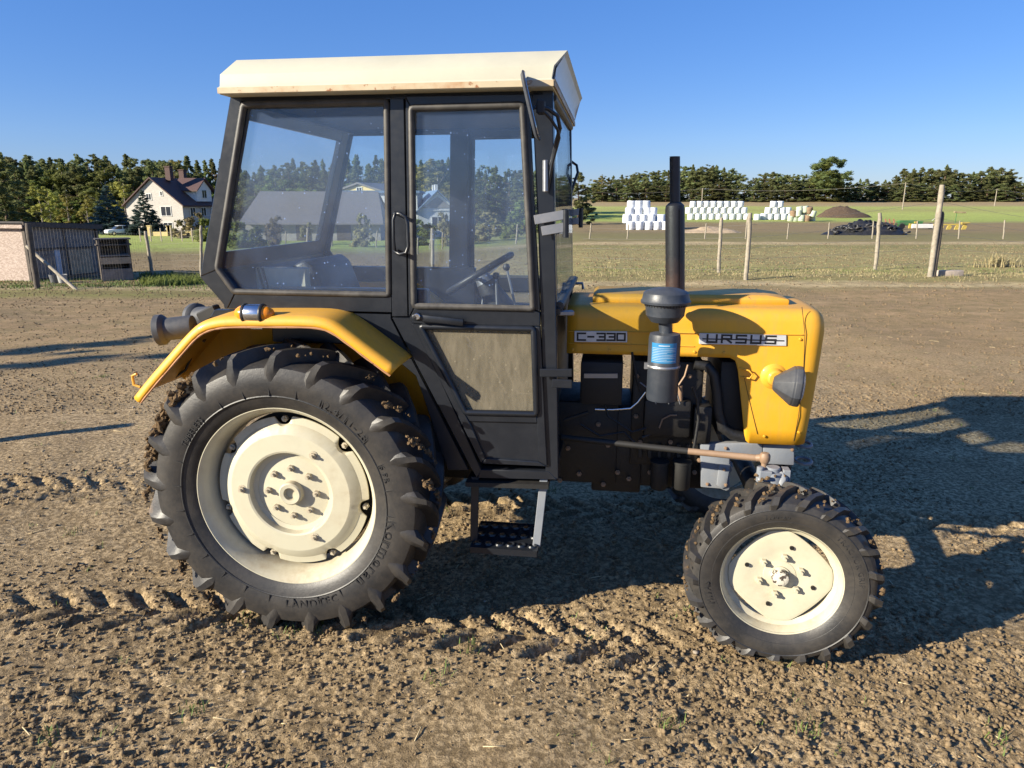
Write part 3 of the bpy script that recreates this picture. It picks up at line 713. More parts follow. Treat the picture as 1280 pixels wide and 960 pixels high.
# indicator lamp: chrome barrel, amber lens at both ends
c = L(318, 392, -.77); mb = MB(); mb.lathe([(0.02, -.034), (.037, -.034), (.038, -.03), (.038, .03), (.037, .034), (.02, .034)], o=tuple(c), axis='X', n=32)
mb.box((c[0] + .01, c[1] + .01, c[2] - .045), (.05, .05, .03)); IND = mb.build('indicator_lamp', M['chrome'], FEN, bevel=.001)
for s in (-1, 1):
    mb = MB(); mb.lathe([(.040, s * .032), (.041, s * .038), (.038, s * .044), (.03, s * .044)], o=tuple(c), axis='X', n=32, caps=False); mb.build('rubber_ring', M['hose'], IND)
    mb = MB(); mb.lathe([(.033, s * .042), (.030, s * .058), (.020, s * .074), (.010, s * .082), (0, s * .083)], o=tuple(c), axis='X', n=24, caps=False); mb.build('amber_lens', M['amber'], IND)
# work lamps behind the fender
def work_lamp(px, py, Y, s, rz):
    c = L(px, py, Y); o = MB().lathe([(.0, .07), (.048, .07), (.05, .062), (.050, -.045), (.058, -.05), (.068, -.062), (.069, -.085), (.066, -.088), (.060, -.075), (0, -.07)], axis='X', n=36).build('work_lamp', M['lampgrey'], FEN, loc=tuple(c))
    o.rotation_euler = (R(0), R(-6), R(rz)); o.scale = (s, s, s)
    MB().lathe([(.058, -.078), (.04, -.084), (0, -.087)], axis='X', n=32, caps=False).build('lens', M['reflector'], o)
    MB().bar((.03, 0, -.02), (.10, .02, -.075), .03, .012).bar((.06, .01, .0), (.10, .02, -.06), .012, .03).build('bracket', M['mud'], o)
work_lamp(222, 410, -.58, .98, 12)
work_lamp(256, 396, -.36, .95, -28)
c = L(262, 392, -.45); MB().box(tuple(c), (.10, .05, .05), Matrix.Rotation(R(-25), 3, 'Y')).build('lamp_bracket', M['blackdull'], FEN, bevel=.006)

# ---------- cab
YC = -.60
def P2(lst, Y): return [XZ(a, b, Y) for a, b in lst]
def strip(pxa, Y0, Y1): return P2(pxa, Y0)
CABF = None
def mirror_both(fn):
    for s in (1, -1): fn(s)
def side_prism(mb, px, Y, t, s):
    poly = P2(px, Y); mb.prism(poly, s * Y, s * (Y + t))
mb = MB()
for s in (1, -1):
    side_prism(mb, [(288, 119), (302, 119), (301, 128), (269, 338), (250, 346)], YC, .05, s)             # rear post
    side_prism(mb, [(249.5, 346), (270, 337.5), (294, 365), (284, 386)], YC, .05, s)                     # chamfer
    side_prism(mb, [(284.5, 386), (294.5, 366), (490, 370), (490, 391)], YC, .05, s)                     # sill
    side_prism(mb, [(302.5, 112), (664, 112), (663, 122), (302, 127)], YC, .05, s)                       # header
    side_prism(mb, [(487, 123), (505, 123), (510, 396), (490, 396)], YC - .004, .06, s); side_prism(mb, [(484, 123), (514, 123), (519, 384), (487, 384)], YC + .036, .03, s)                  # middle post
    side_prism(mb, [(490, 397), (513, 397), (545, 462), (602, 588), (596, 598), (588, 584)], YC - .003, .055, s)
    side_prism(mb, [(597, 598), (600, 587), (686, 589), (697, 600)], YC - .002, .05, s)                  # bottom rail
    side_prism(mb, [(664.5, 112), (691, 112), (698, 600), (682, 590), (673, 300)], YC, .06, s)           # front post
    side_prism(mb, [(268, 387), (489, 392), (489, 398), (586, 588), (560, 588), (520, 470), (432, 397), (262, 397)], YC + .015, .03, s)  # skirt above the fender
zt = XZ(500, 116, YC)[1]
rt, rb = P2([(300, 124), (262, 345)], YC)
mb.bar((rt[0], -.59, rt[1]), (rt[0], .59, rt[1]), .06, .05); mb.bar((rb[0], -.59, rb[1]), (rb[0], .59, rb[1]), .06, .05)
rc = P2([(285, 384)], YC)[0]; mb.bar((rc[0], -.59, rc[1] + .012), (rc[0], .59, rc[1] + .012), .05, .04)
fx = XZ(690, 112, YC)[0] - .04; mb.bar((fx, -.59, zt), (fx, .59, zt), .05, .06)
ws = L(697, 388, YC); mb.bar((ws[0] - .01, -.57, ws[2] - .01), (ws[0] - .01, .57, ws[2] - .01), .035, .03)
CABF = mb.build('cab_frame', M['black'], T, bevel=.003)
rc2 = P2([(285, 385)], YC)[0]
def rear_quad(y0, y1, a, b, off=.0):      # a strip of the sloping rear wall between params a,b (0 top,1 bottom)
    p = Vector((rt[0], 0, rt[1])); q = Vector((rb[0], 0, rb[1])); A, B_ = p.lerp(q, a), p.lerp(q, b); d = Vector((.012, 0, 0))
    return [(A.x + off, y0, A.z), (A.x + off, y1, A.z), (B_.x + off, y1, B_.z), (B_.x + off, y0, B_.z), (A.x + off + .02, y0, A.z), (A.x + off + .02, y1, A.z), (B_.x + off + .02, y1, B_.z), (B_.x + off + .02, y0, B_.z)]
BOXF = [(0, 1, 2, 3), (7, 6, 5, 4), (0, 4, 5, 1), (1, 5, 6, 2), (2, 6, 7, 3), (3, 7, 4, 0)]
mb = MB(); mb.add(rear_quad(-.56, -.535, -.06, 1.0), BOXF).add(rear_quad(.47, .56, -.06, 1.0), BOXF).add(rear_quad(-.535, .47, -.06, .10), BOXF).add(rear_quad(-.535, .47, .86, 1.0), BOXF)
mb.prism([(rb[0] + .004, rb[1] + .01), (rb[0] + .03, rb[1] + .01), (rc[0] + .03, rc[1]), (rc[0] + .004, rc[1])], -.56, .56)
mb.build('rear_wall', M['black'], CABF, bevel=.002)
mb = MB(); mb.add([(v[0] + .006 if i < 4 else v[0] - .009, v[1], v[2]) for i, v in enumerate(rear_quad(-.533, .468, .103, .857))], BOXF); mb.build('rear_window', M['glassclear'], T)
# roof
Yr = -.68
zb = L(480, 112, Yr)[2]; zr = L(705, 63, -.60)[2]
xl = XZ(275, 117, Yr)[0]; xr = XZ(690, 107, Yr)[0]
zm = L(690, 80, Yr)[2] - .004
mb = MB()
def rrect(x0, x1, y, z): return [(x0, -y, z), (x1, -y, z), (x1, y, z), (x0, y, z)]
lv = [rrect(xl - .004, xr + .004, .68, zb - .004), rrect(xl - .006, xr + .006, .683, zb + .022), rrect(xl, xr, .679, zb + .024), rrect(xl + .004, xr + .008, .676, zm), rrect(xl + .035, xr + .05, .60, zr), rrect(xl + .06, xr + .04, .50, zr + .004)]
vs = [v for q in lv for v in q]; fs = [(4 * i + k, 4 * i + (k + 1) % 4, 4 * i + 4 + (k + 1) % 4, 4 * i + 4 + k) for i in range(5) for k in range(4)] + [(20, 21, 22, 23), (3, 2, 1, 0)]
mb.add(vs, fs); ROOF = mb.build('roof', M['roof'], T, bevel=.004, smooth=25)
mb = MB(); zz = zb + .009
for s in (-1, 1): mb.box(((xl + xr) / 2, s * .6855, zz), (xr - xl + .012, .004, .021))
mb.box((xr + .0085, 0, zz), (.004, 1.366, .021)); mb.build('roof_rim', M['rusty'], ROOF)
MB().box(((xl + xr) / 2, 0, zb - .012), (xr - xl - .08, 1.2, .012)).build('headliner', M['blackdull'], ROOF)
mb = MB(); mb.add([(xr + .010, -.66, zb + .026), (xr + .010, .66, zb + .026), (xr + .0125, .655, zm - .008), (xr + .0125, -.655, zm - .008), (xr + .04, .60, zr - .014), (xr + .04, -.60, zr - .014), (xr + .004, -.66, zb + .026), (xr + .004, .66, zb + .026), (xr + .02, .60, zr - .014), (xr + .02, -.60, zr - .014)],
    [(0, 1, 2, 3), (3, 2, 4, 5), (1, 0, 6, 7), (5, 4, 8, 9), (0, 3, 5, 9, 6), (2, 1, 7, 8, 4), (6, 9, 8, 7)]); mb.build('roof_front_panel', plain('bluish_white_panel', (.60, .64, .66), .35, .1, 4), ROOF)

# side windows (near and far), seals as rounded rubber strips
def seal(name, px, Y, r, parent, s=1, mat='seal'):
    pts = [L(a, b, Y) for a, b in px]; pts = [(p[0], s * Y, p[2]) for p in pts]
    # round the corners slightly
    out = []
    m = len(pts)
    for i in range(m):
        p, a, b = Vector(pts[i]), Vector(pts[i - 1]), Vector(pts[(i + 1) % m])
        out += [p + (a - p).normalized() * .010, p + ((a - p).normalized() + (b - p).normalized()) * .0025, p + (b - p).normalized() * .010]
    return MB().tube(out, r, 10, closed=True).build(name, M[mat], parent, smooth=60)
qwin = [(306, 130), (484, 126), (487, 369), (292, 365), (272, 336)]
def pane(name, px, Y, t, s, mat, parent=T):
    mb = MB(); side_prism(mb, px, Y, t, s); return mb.build(name, M[mat], parent)
for s in (1, -1):
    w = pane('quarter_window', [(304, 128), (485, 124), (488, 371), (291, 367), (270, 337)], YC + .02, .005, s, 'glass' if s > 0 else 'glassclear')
    seal('window_seal', [(304.5, 131), (483.5, 127), (486.5, 368.5), (293, 364.5), (272, 335.5)], YC + .004, .0135, w, s)

# doors
def make_door(s):
    mb = MB(); Y, t = YC - .012, .035
    out = [(507, 122), (661, 118), (675, 400), (684, 583), (602, 578), (512, 397)]
    for q in ([(506, 120), (661, 117), (660, 133), (515, 137)], [(506.5, 121), (516, 137.5), (519, 382), (511, 397)], [(660.5, 117), (670, 300), (675, 390), (664, 386), (651, 134)],
              [(511.5, 398), (519.5, 382), (664, 386), (675, 390.5), (675, 408), (524, 405), (515, 404)], [(515, 404.5), (525, 405), (581, 517), (588, 530), (607, 573), (601, 579)],
              [(675, 408.5), (684, 583), (673, 577), (671, 519), (667, 409)], [(581.5, 517.5), (671, 519.5), (671.5, 529), (587, 527)], [(601.5, 579.5), (607, 573), (673, 577.5), (684, 583.5)]):
        side_prism(mb, q, Y, t, s)
    d = mb.build('door', M['black'], T, bevel=.003)
    mb = MB(); side_prism(mb, [(586, 526), (672, 528), (674, 578), (606, 574)], Y + .012, .012, s); mb.build('lower_panel', M['black'], d, bevel=.002)
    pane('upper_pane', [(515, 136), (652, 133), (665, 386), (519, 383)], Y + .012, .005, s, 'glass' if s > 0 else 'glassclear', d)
    pane('lower_pane', [(523, 404), (668, 408), (672, 520), (580, 518)], Y + .012, .005, s, 'glassdirty', d)
    seal('pane_seal', [(514, 135), (653, 131), (666.5, 386), (517.5, 382.5)], Y + .001, .0135, d, s)
    seal('pane_seal', [(526, 408), (667, 411), (670.5, 517.5), (581.5, 515.5)], Y - .001, .013, d, s, 'black')
    # latch handle, grab bar
    a, b = L(517, 396, Y - .03), L(580, 403, Y - .03)
    MB().bar((a[0], s * a[1], a[2]), (b[0], s * b[1], b[2]), .022, .028).cyl((a[0] + .01, s * (a[1] + .04), a[2]), (a[0] + .01, s * (a[1] - .02), a[2]), .014).build('latch_handle', M['black'], d, bevel=.006, seg=2)
    c = L(521, 396, Y - .05); MB().cyl((c[0], s * c[1], c[2]), (c[0], s * (c[1] + .012), c[2]), .013, n=16).build('latch_button', M['chrome'], d, bevel=.002)
    yb = Y - .06; pts = [L(497, 265, Y + .01), L(492, 267, yb), L(506, 267, yb - .005), L(510, 273, yb - .005), L(511, 312, yb - .005), L(507, 318, yb - .005), L(494, 316, yb), L(498, 318, Y + .01)]
    pts = [L(493, 266, Y), L(493, 267, yb + .01), L(500, 267, yb), L(507, 271, yb), L(509.5, 280, yb), L(510.5, 308, yb), L(508, 316, yb), L(500, 318, yb), L(493, 314, yb + .01), L(493, 314, Y)]
    pts2 = [L(493.5, 312, Y), L(493.5, 312, yb), L(492, 300, yb), L(491.5, 275, yb), L(494, 267, yb), L(494, 267, Y)]
    MB().tube([(p[0], s * p[1], p[2]) for p in pts], .0075, 10).tube([(p[0], s * p[1], p[2]) for p in pts2], .006, 8).build('grab_handle', M['black'], d, smooth=60)
    # hinges
    for (p, q, h) in (((668, 275), (707, 268), .036), ((677, 289), (706, 284), .036), ((675, 466), (715, 466), .032), ((690, 479), (715, 480), .034)):
        a, b = L(*p, Y - .015), L(*q, Y - .015); MB().bar((a[0], s * a[1], a[2]), (b[0], s * b[1], b[2]), .012, h).build('hinge', M['steel'] if p[1] < 400 else M['black'], d, bevel=.002)
    a, b = L(707.5, 262, Y - .015), L(707, 297, Y - .015); MB().cyl((a[0], s * a[1], a[2]), (b[0], s * b[1], b[2]), .012, n=16).build('hinge_pin', M['black'], d)
    return d
for s in (1, -1): make_door(s)

# windscreen, its front posts and the lower front
fp_t, fp_b = L(690, 118, YC), L(697, 388, YC)
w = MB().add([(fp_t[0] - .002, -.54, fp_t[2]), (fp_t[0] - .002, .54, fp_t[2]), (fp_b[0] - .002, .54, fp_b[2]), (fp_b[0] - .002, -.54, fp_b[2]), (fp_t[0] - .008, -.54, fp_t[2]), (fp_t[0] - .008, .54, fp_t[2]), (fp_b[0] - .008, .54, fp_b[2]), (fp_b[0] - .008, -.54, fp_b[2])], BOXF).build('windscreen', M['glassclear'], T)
MB().tube([(fp_b[0] + .004, -.55, fp_b[2] + .01), (fp_b[0] + .004, .55, fp_b[2] + .01)], .018, 10).build('windscreen_seal', M['seal'], w)
MB().tube([(fp_t[0], -.55, fp_t[2] - .005), (fp_t[0], .55, fp_t[2] - .005)], .014, 10).build('windscreen_seal', M['seal'], w)
a = L(697, 400, YC); b_ = L(697, 470, YC)
MB().box((a[0] - .03, 0, 1.01), (.02, 1.1, .72)).build('firewall', M['blackdull'], CABF, bevel=.003)
a = L(757, 352, 0.50); MB().tube([(fp_b[0], .5, fp_b[2] - .01), (fp_b[0] + .05, .5, fp_b[2] - .008), (fp_b[0] + .055, .5, fp_b[2] - .04)], .008, 8).build('wiper_spindle', M['steel'], T)
a = L(702, 393, -.50); MB().bar((a[0] - .02, -.52, a[2] + .008), (a[0] + .05, -.50, a[2] + .008), .03, .02).build('sill_clamp', M['steel'], CABF, bevel=.004)

# interior
fl = .72
MB().box((.55, 0, fl), (1.15, 1.08, .03)).build('cab_floor', M['blackdull'], T)
MB().box((.05, 0, .95), (.50, .86, .45)).build('rear_platform', M['blackdull'], T, bevel=.02)
zs = XZ(300, 366, YC)[1]
for s in (-1, 1): MB().box((.22, s * .52, zs - .10), (.70, .05, .24)).build('inner_side_panel', M['black'], CABF, bevel=.006)
# cream tool locker that catches the sun behind the seat
p, q = L(322, 343, -.43), L(384, 336, -.43)
SEATB = L(385, 330, -.10)
o = MB().box(((p[0] + q[0]) / 2 - .01, -.405, p[2] - .09), (q[0] - p[0], .05, .24)).build('tool_locker', M['cream'], T, bevel=.004)
for xx in (.31, .40): MB().bar((p[0] + (q[0] - p[0]) * (xx - .2) - .02, -.434, p[2] + .03), (p[0] + (q[0] - p[0]) * (xx - .2) + .03, -.434, p[2] - .20), .006, .012, up=(0, 1, 0)).build('locker_strap', M['black'], o)
# seat
sx_ = L(425, 350, 0)[0]; sz = L(425, 372, 0)[2]
mb = MB(); bk = [(L(383, 329, -.05)[0], L(383, 329, -.05)[2]), (L(400, 322, -.05)[0], L(400, 322, -.05)[2] + .005), (L(412, 330, -.05)[0], L(412, 330, -.05)[2]), (L(440, 372, -.05)[0], sz - .12), (L(440, 372, -.05)[0] - .07, sz - .14)]
SEAT = mb.prism([(sx_ + .02, sz - .16), (sx_ + .42, sz - .13), (sx_ + .44, sz - .07), (sx_ + .36, sz - .05), (sx_ + .0, sz - .08)], -.23, .23).build('seat', M['seatm'], T, bevel=.025, seg=3)
MB().prism(bk, -.24, .24).build('backrest', M['seatm'], SEAT, bevel=.02, seg=3)
MB().cyl((sx_ + .2, 0, fl), (sx_ + .2, 0, sz - .15), .06).build('seat_post', M['blackdull'], SEAT)
# steering wheel
a, b = L(560, 366, -.02), L(641, 317, -.02); c = (Vector(a) + Vector(b)) / 2; ax = (Vector(b) - Vector(a)); rad = ax.length / 2 - .012; e1 = ax.normalized(); e2 = Vector((0, 1, 0)); nn = e1.cross(e2); nn = -nn if nn.z < 0 else nn
SW = MB().tube([c + e1 * rad * math.cos(t) + e2 * rad * math.sin(t) for t in np.linspace(0, 2 * math.pi, 41)[:-1]], .0155, 12, closed=True).build('steering_wheel', M['seatm'], T, smooth=60)
mb = MB()
for k in range(3):
    t = R(20 + 120 * k); mb.bar(c - nn * .03, c + e1 * rad * math.cos(t) + e2 * rad * math.sin(t), .02, .008, up=tuple(nn))
mb.cyl(c - nn * .055, c - nn * .012, .045, .035); mb.build('steering_spokes', M['steel'], SW)
MB().tube([c - nn * .05, c - nn * .22, c - nn * .60], [.045, .075, .05], 16).build('steering_column', M['seatm'], T)
for (x_, y_, x2, y2, Y) in ((633, 334, 648, 400, -.05), (620, 345, 622, 400, -.15), (606, 350, 600, 410, .15)):
    p, q = L(x_, y_, Y), L(x2, y2, Y); g = MB().tube([q, p], .006, 8).build('gear_lever', M['steel'], T); MB().lathe([(0, -.018), (.012, -.014), (.018, 0), (.012, .014), (0, .018)], o=tuple(p), n=16).build('lever_knob', M['seatm'], g)
MB().box((L(640, 375, .1)[0], .02, 1.20), (.22, .60, .20)).build('dashboard', M['lampgrey'], T, bevel=.02)
a, b = L(628, 411, -.45), L(668, 441, -.45); MB().box(((a[0] + b[0]) / 2, -.44, (a[2] + b[2]) / 2), (b[0] - a[0], .08, a[2] - b[2])).build('orange_patch_block', M['yellow'], T, bevel=.015)  # added block behind the dirty pane, giving the orange patch seen through it
p = L(612, 412, -.42); MB().prism(P2([(594, 414), (600, 409), (630, 410), (626, 421), (600, 421)], -.48), -.48, -.44).build('folded_cloth', M['cream'], T, bevel=.006)
# ---------- bonnet
YH = -.28
xb, xf = L(709, 400, YH)[0], L(1037, 410, YH)[0]
ztop = L(840, 388, YH)[2] + .012
zlow_ = L(800, 444, YH)[2]; znose = L(980, 556, YH)[2]
xn0, xn1 = L(918, 449, YH)[0], L(947, 548, YH)[0]
shear = (xf - L(1010, 552, YH)[0]) / (ztop - znose)
def side_low(x):
    if x < xn0 - .02: return zlow_
    pts = [(xn0 - .02, zlow_), (xn0 + .004, zlow_ - .012), (xn0 + .018, zlow_ - .05), (xn0 + .075, znose + .04), (xn0 + .085, znose + .012), (xn0 + .10, znose)]
    return float(np.interp(x, [p[0] for p in pts], [p[1] for p in pts]))
stations = list(np.linspace(xb, xn0 - .03, 14)) + list(np.linspace(xn0 - .02, xn0 + .11, 27)) + list(np.linspace(xn0 + .13, xf - .075, 6)) + [xf - .06, xf - .045, xf - .032, xf - .02, xf - .010, xf - .004, xf]
mb = MB(); rows = []
for x in stations:
    k = max(0, (x - (xf - .075)) / .075)                    # rounding into the nose
    rnd = 1 - math.sqrt(max(0, 1 - k * k))
    hw = -YH - .055 * rnd; zt = ztop - .07 * rnd
    if x < xn0: zt = ztop
    zl = side_low(x); kk = np.clip((x - xn0 - .0) / (xf - xn0), 0, 1)
    r = .055; half = []
    bow = lambda z: .012 * math.sin(max(0, min(1, (z - zl) / max(.01, zt - zl))) * math.pi) * kk
    for z in np.linspace(zl, zt - r, 9): half.append((hw + bow(z), z))
    for t in np.linspace(0, math.pi / 2, 7)[1:]: half.append((hw - r + r * math.cos(t), zt - r + r * math.sin(t)))
    half.append((.12, zt + .006)); 
    sec = [(-a, z) for a, z in half] + [(0, zt + .008)] + [(a, z) for a, z in reversed(half)]
    rows.append([(x - kk * shear * (ztop - z) * (1 if z < ztop - .03 else max(0, (ztop - z) / .03) ), a, z) for a, z in sec])
k = len(rows[0]); mb.add([v for r_ in rows for v in r_], [(i * k + j, i * k + j + 1, (i + 1) * k + j + 1, (i + 1) * k + j) for i in range(len(rows) - 1) for j in range(k - 1)])
last = (len(rows) - 1) * k
for j in range(k // 2): mb.f.append((last + j, last + j + 1, last + k - 2 - j, last + k - 1 - j))
HOOD = mb.build('bonnet', M['yellow'], T, smooth=40)
s = HOOD.modifiers.new('s', 'SOLIDIFY'); s.thickness = .005; s.offset = -1
# raised tank cover lid
lx0, lx1 = L(741, 378, -.12)[0], L(986, 378, -.14)[0]; zl = ztop + .006
mb = MB(); lv = [[(lx0, -.17), (lx1, -.15), (lx1, .15), (lx0, .17)], [(lx0, -.17), (lx1, -.15), (lx1, .15), (lx0, .17)], [(lx0 + .02, -.155), (lx1 - .09, -.125), (lx1 - .09, .125), (lx0 + .02, .155)]]
hs = [zl - .004, zl + .022, zl + .036]
vs = [(a, b, h) for q, h in zip(lv, hs) for a, b in q]
mb.add(vs, [(4 * i + k, 4 * i + (k + 1) % 4, 4 * i + 4 + (k + 1) % 4, 4 * i + 4 + k) for i in range(2) for k in range(4)] + [(8, 9, 10, 11), (3, 2, 1, 0)])
mb.build('tank_cover', M['yellow'], HOOD, bevel=.005, seg=2)
mb = MB(); 
for s in (1, -1):
    p, q = L(711, 414, YH), L(1003, 418, YH); p2, q2 = L(711, 429, YH), L(868, 433, YH)
    mb.bar((p[0], s * (YH - .001), p[2]), (q[0], s * (YH - .006), q[2]), .008, .0035, up=(0, 0, 1)).bar((p2[0], s * (YH - .001), p2[2]), (q2[0], s * (YH - .001), q2[2]), .007, .003)
    a, b = L(1006, 417, YH), L(995, 540, YH)
mb.build('moulding_strip', M['yellow'], HOOD, bevel=.001)
mb = MB()
for s in (1,):
    pp = [L(x_, y_, YH - .0085) for x_, y_ in ((1003, 384), (1006, 417), (1004, 470), (998, 520), (993, 552))]
    mb.tube([(p[0], YH - .003 - (.008 if 0 < i < 4 else -.002), p[2]) for i, p in enumerate(pp)], .0014, 6)
    pp = [L(x_, y_, YH - .008) for x_, y_ in ((930, 470), (939, 510), (947, 543))]
    mb.tube([(p[0], YH - .0035, p[2]) for p in pp], .0011, 6)
mb.build('panel_seam', M['engine'], HOOD)
pp = [L(x_, y_, YH - .02) for x_, y_ in ((925, 461), (936, 463), (941, 468), (937, 473), (926, 472))]; MB().tube([(p[0], YH - (.002 if i in (0, 4) else .022), p[2]) for i, p in enumerate(pp)], .0035, 8).build('bonnet_latch', M['yellow'], HOOD, smooth=60)
for x_, y_ in ((716, 437), (762, 438), (868, 440), (905, 441), (716, 394), (1000, 424), (998, 540), (955, 545)):
    p = L(x_, y_, YH - .004); mb = MB(); mb.lathe([(0, -.004), (.005, -.0032), (.0065, 0)], o=(p[0], YH - (.008 if x_ > 930 else .0015), p[2]), axis='Y', n=12); mb.build('rivet', M['yellow'], HOOD)
# badges
GLY = {'C': [[(1, 1), (0, 1), (0, 0), (1, 0)]], '-': [[(.1, .5), (.8, .5)]], '3': [[(0, 1), (1, 1), (1, 0), (0, 0)], [(.3, .5), (1, .5)]], '0': [[(0, 0), (0, 1), (1, 1), (1, 0), (0, 0)]],
       'U': [[(0, 1), (0, 0), (1, 0), (1, 1)]], 'R': [[(0, 0), (0, 1), (1, 1), (1, .5), (0, .5)], [(.45, .5), (1, 0)]], 'S': [[(1, 1), (0, 1), (0, .5), (1, .5), (1, 0), (0, 0)]]}
def badge(px, txt, gl_px, strike=None, Yb=YH - .011):
    pl = MB().prism(P2(px, Yb), Yb, Yb + .012).build('badge', M['badge'], HOOD, bevel=.001)
    (ax, ay), (bx, by), (ww, hh), gap = gl_px; A_, Bv = Vector(L(ax, ay, Yb - .001)), Vector(L(bx, by, Yb - .001))
    e = (Bv - A_).normalized(); sc = (Bv - A_).length / (len(txt) * (ww + gap) - gap); up = Vector((0, 0, 1)); up = (up - e * up.dot(e)).normalized()
    mb = MB(); th = hh * sc * .27; x = 0
    for ch in txt:
        for st in GLY[ch]:
            for i in range(len(st) - 1):
                p = A_ + e * (x + st[i][0] * ww) * sc + up * st[i][1] * hh * sc; q = A_ + e * (x + st[i + 1][0] * ww) * sc + up * st[i + 1][1] * hh * sc
                d = (q - p).normalized() * th * .5; nn_ = d.cross(Vector((0, 1, 0))); dy = Vector((0, random.uniform(0, .0004), 0))
                vs = [p - d - nn_ + dy, q + d - nn_ + dy, q + d + nn_ + dy, p - d + nn_ + dy]; vs += [v + Vector((0, .003, 0)) for v in vs]
                mb.add(vs, BOXF)
        x += ww + gap
    if strike:
        p, q = Vector(L(*strike[0], Yb - .0005)), Vector(L(*strike[1], Yb - .0005)); mb.bar(p, q, .0025, th * .55)
    mb.build('badge_lettering', M['ink'], pl)
badge([(718, 414), (784, 414.5), (784, 428), (718, 427.5)], 'C-330', ((722, 425), (781, 425.5), (9.6, 8.6), 2.9))
badge([(874, 416.5), (983, 419), (983, 432.5), (874, 430)], 'URSUS', ((884, 427.5), (969, 429.5), (11.5, 9.2), 6.6), ((878, 423.5), (980, 426)))
# headlamps: grey cup on a yellow boss, lens forward
for s in (1, -1):
    b0 = L(968, 471, YH - .01)
    mb = MB(); mb.lathe([(.058, .012), (.058, -.004), (.052, -.010), (.040, -.015), (.034, -.040), (.026, -.046), (0, -.048)], o=(b0[0], 0, b0[2]), axis='Y', n=36, caps=False)
    mb.v = [(x, s * (y_ + YH), z) for x, y_, z in mb.v]; boss = mb.build('headlamp_boss', M['yellow'], HOOD, smooth=30)
    h = L(992, 482, YH - .085)
    hl = MB().lathe([(0, -.075), (.028, -.072), (.034, -.066), (.082, -.002), (.086, .004), (.086, .012), (.088, .014), (.088, .034), (.084, .040), (.074, .042)], axis='X', n=8, caps=False, phase=R(22.5)).build('headlamp', M['lampgrey'], T, loc=(h[0] - .01, s * h[1], h[2]), smooth=25, bevel=.004, seg=2)
    hl.rotation_euler = (0, R(4), R(s * -10))
    MB().lathe([(.078, .038), (.05, .050), (0, .055)], axis='X', n=24, caps=False).build('lens', M['reflector'], hl)

# ---------- exhaust, air cleaner
e0, e1_, e2_ = L(844, 368, -.12), L(844, 254, -.12), L(843.5, 196, -.12)
ex = lambda z: float(np.interp(z, [e0[2], e2_[2]], [e0[0], e2_[0]]))
def ept(py): p = L(844, py, -.12); return (ex(p[2]), -.12, p[2])
MB().tube([ept(374), ept(367), ept(366), ept(262), ept(257), ept(253)], [.030, .030, .0425, .0425, .040, .026], 28).build('exhaust_muffler', M['exhaust'], T, smooth=35)
EXH = bpy.data.objects['exhaust_muffler']
pp = MB().tube([ept(255), ept(197)], [.0225, .0225], 24); p = ept(196.8)
pp.lathe([(.0225, 0), (.0225, .004), (.0195, .004), (.0195, -.05)], o=p, n=24, caps=False).build('exhaust_pipe', M['exhaust'], EXH)
a, b = ept(262), ept(366); MB().bar((a[0] + .018, -.161, a[2]), (b[0] + .018, -.161, b[2]), .008, .006).build('weld_seam', M['exhaust'], EXH, bevel=.002)
p = ept(367); MB().box((p[0] - .042, -.125, p[2] + .012), (.022, .03, .02)).cyl((p[0] - .05, -.14, p[2] + .01), (p[0] - .05, -.10, p[2] + .01), .006, n=8).build('clamp', M['rod'], EXH)
YF = -.46
def fp(py): q = L(829, py, YF); return q[2]
fxc = L(829, 460, YF)[0]; fxt = L(832, 380, YF)[0]
KA = .93
prof = [(r_ * KA, h_) for r_, h_ in [(0, fp(497)), (.066, fp(499)), (.0695, fp(496)), (.0695, fp(461)), (.0725, fp(459)), (.0725, fp(455)), (.0705, fp(453)), (.070, fp(422)), (.066, fp(417)), (.045, fp(416)), (.028, fp(415.5))]]
AC = MB().lathe(prof, o=(fxc, YF, 0), n=40).build('air_cleaner', M['filter'], T, smooth=40)
MB().lathe([(.068, fp(458.5)), (.0705, fp(457)), (.068, fp(455))], o=(fxc, YF, 0), n=40, caps=False).box((fxc - .069, YF - .01, fp(457)), (.02, .02, .025)).build('band', M['steel'], AC)
MB().cyl((fxc + .004, YF, fp(418)), (fxt, YF, fp(398)), .027, n=24).build('intake_neck', M['filter'], AC)
MB().lathe([(r_ * .93, h_) for r_, h_ in [(.028, fp(403)), (.060, fp(402)), (.083, fp(394)), (.090, fp(378)), (.091, fp(376)), (.08, fp(376)), (.104, fp(376)), (.108, fp(378.5)), (.109, fp(376)), (.103, fp(373.5)), (.098, fp(366)), (.088, fp(363.5)), (.05, fp(360)), (0, fp(359))]], o=(fxt, YF, 0), n=44, caps=False).build('pre_cleaner', M['filter'], AC, smooth=30)
mb = MB()
for k in range(40):
    t = 2 * math.pi * k / 40; mb.bar((fxt + .0842 * math.cos(t), YF + .0842 * math.sin(t), fp(377)), (fxt + .083 * math.cos(t), YF + .083 * math.sin(t), fp(382)), .005, .004, up=(math.cos(t), math.sin(t), 0))
mb.build('louvre', M['blackdull'], AC)
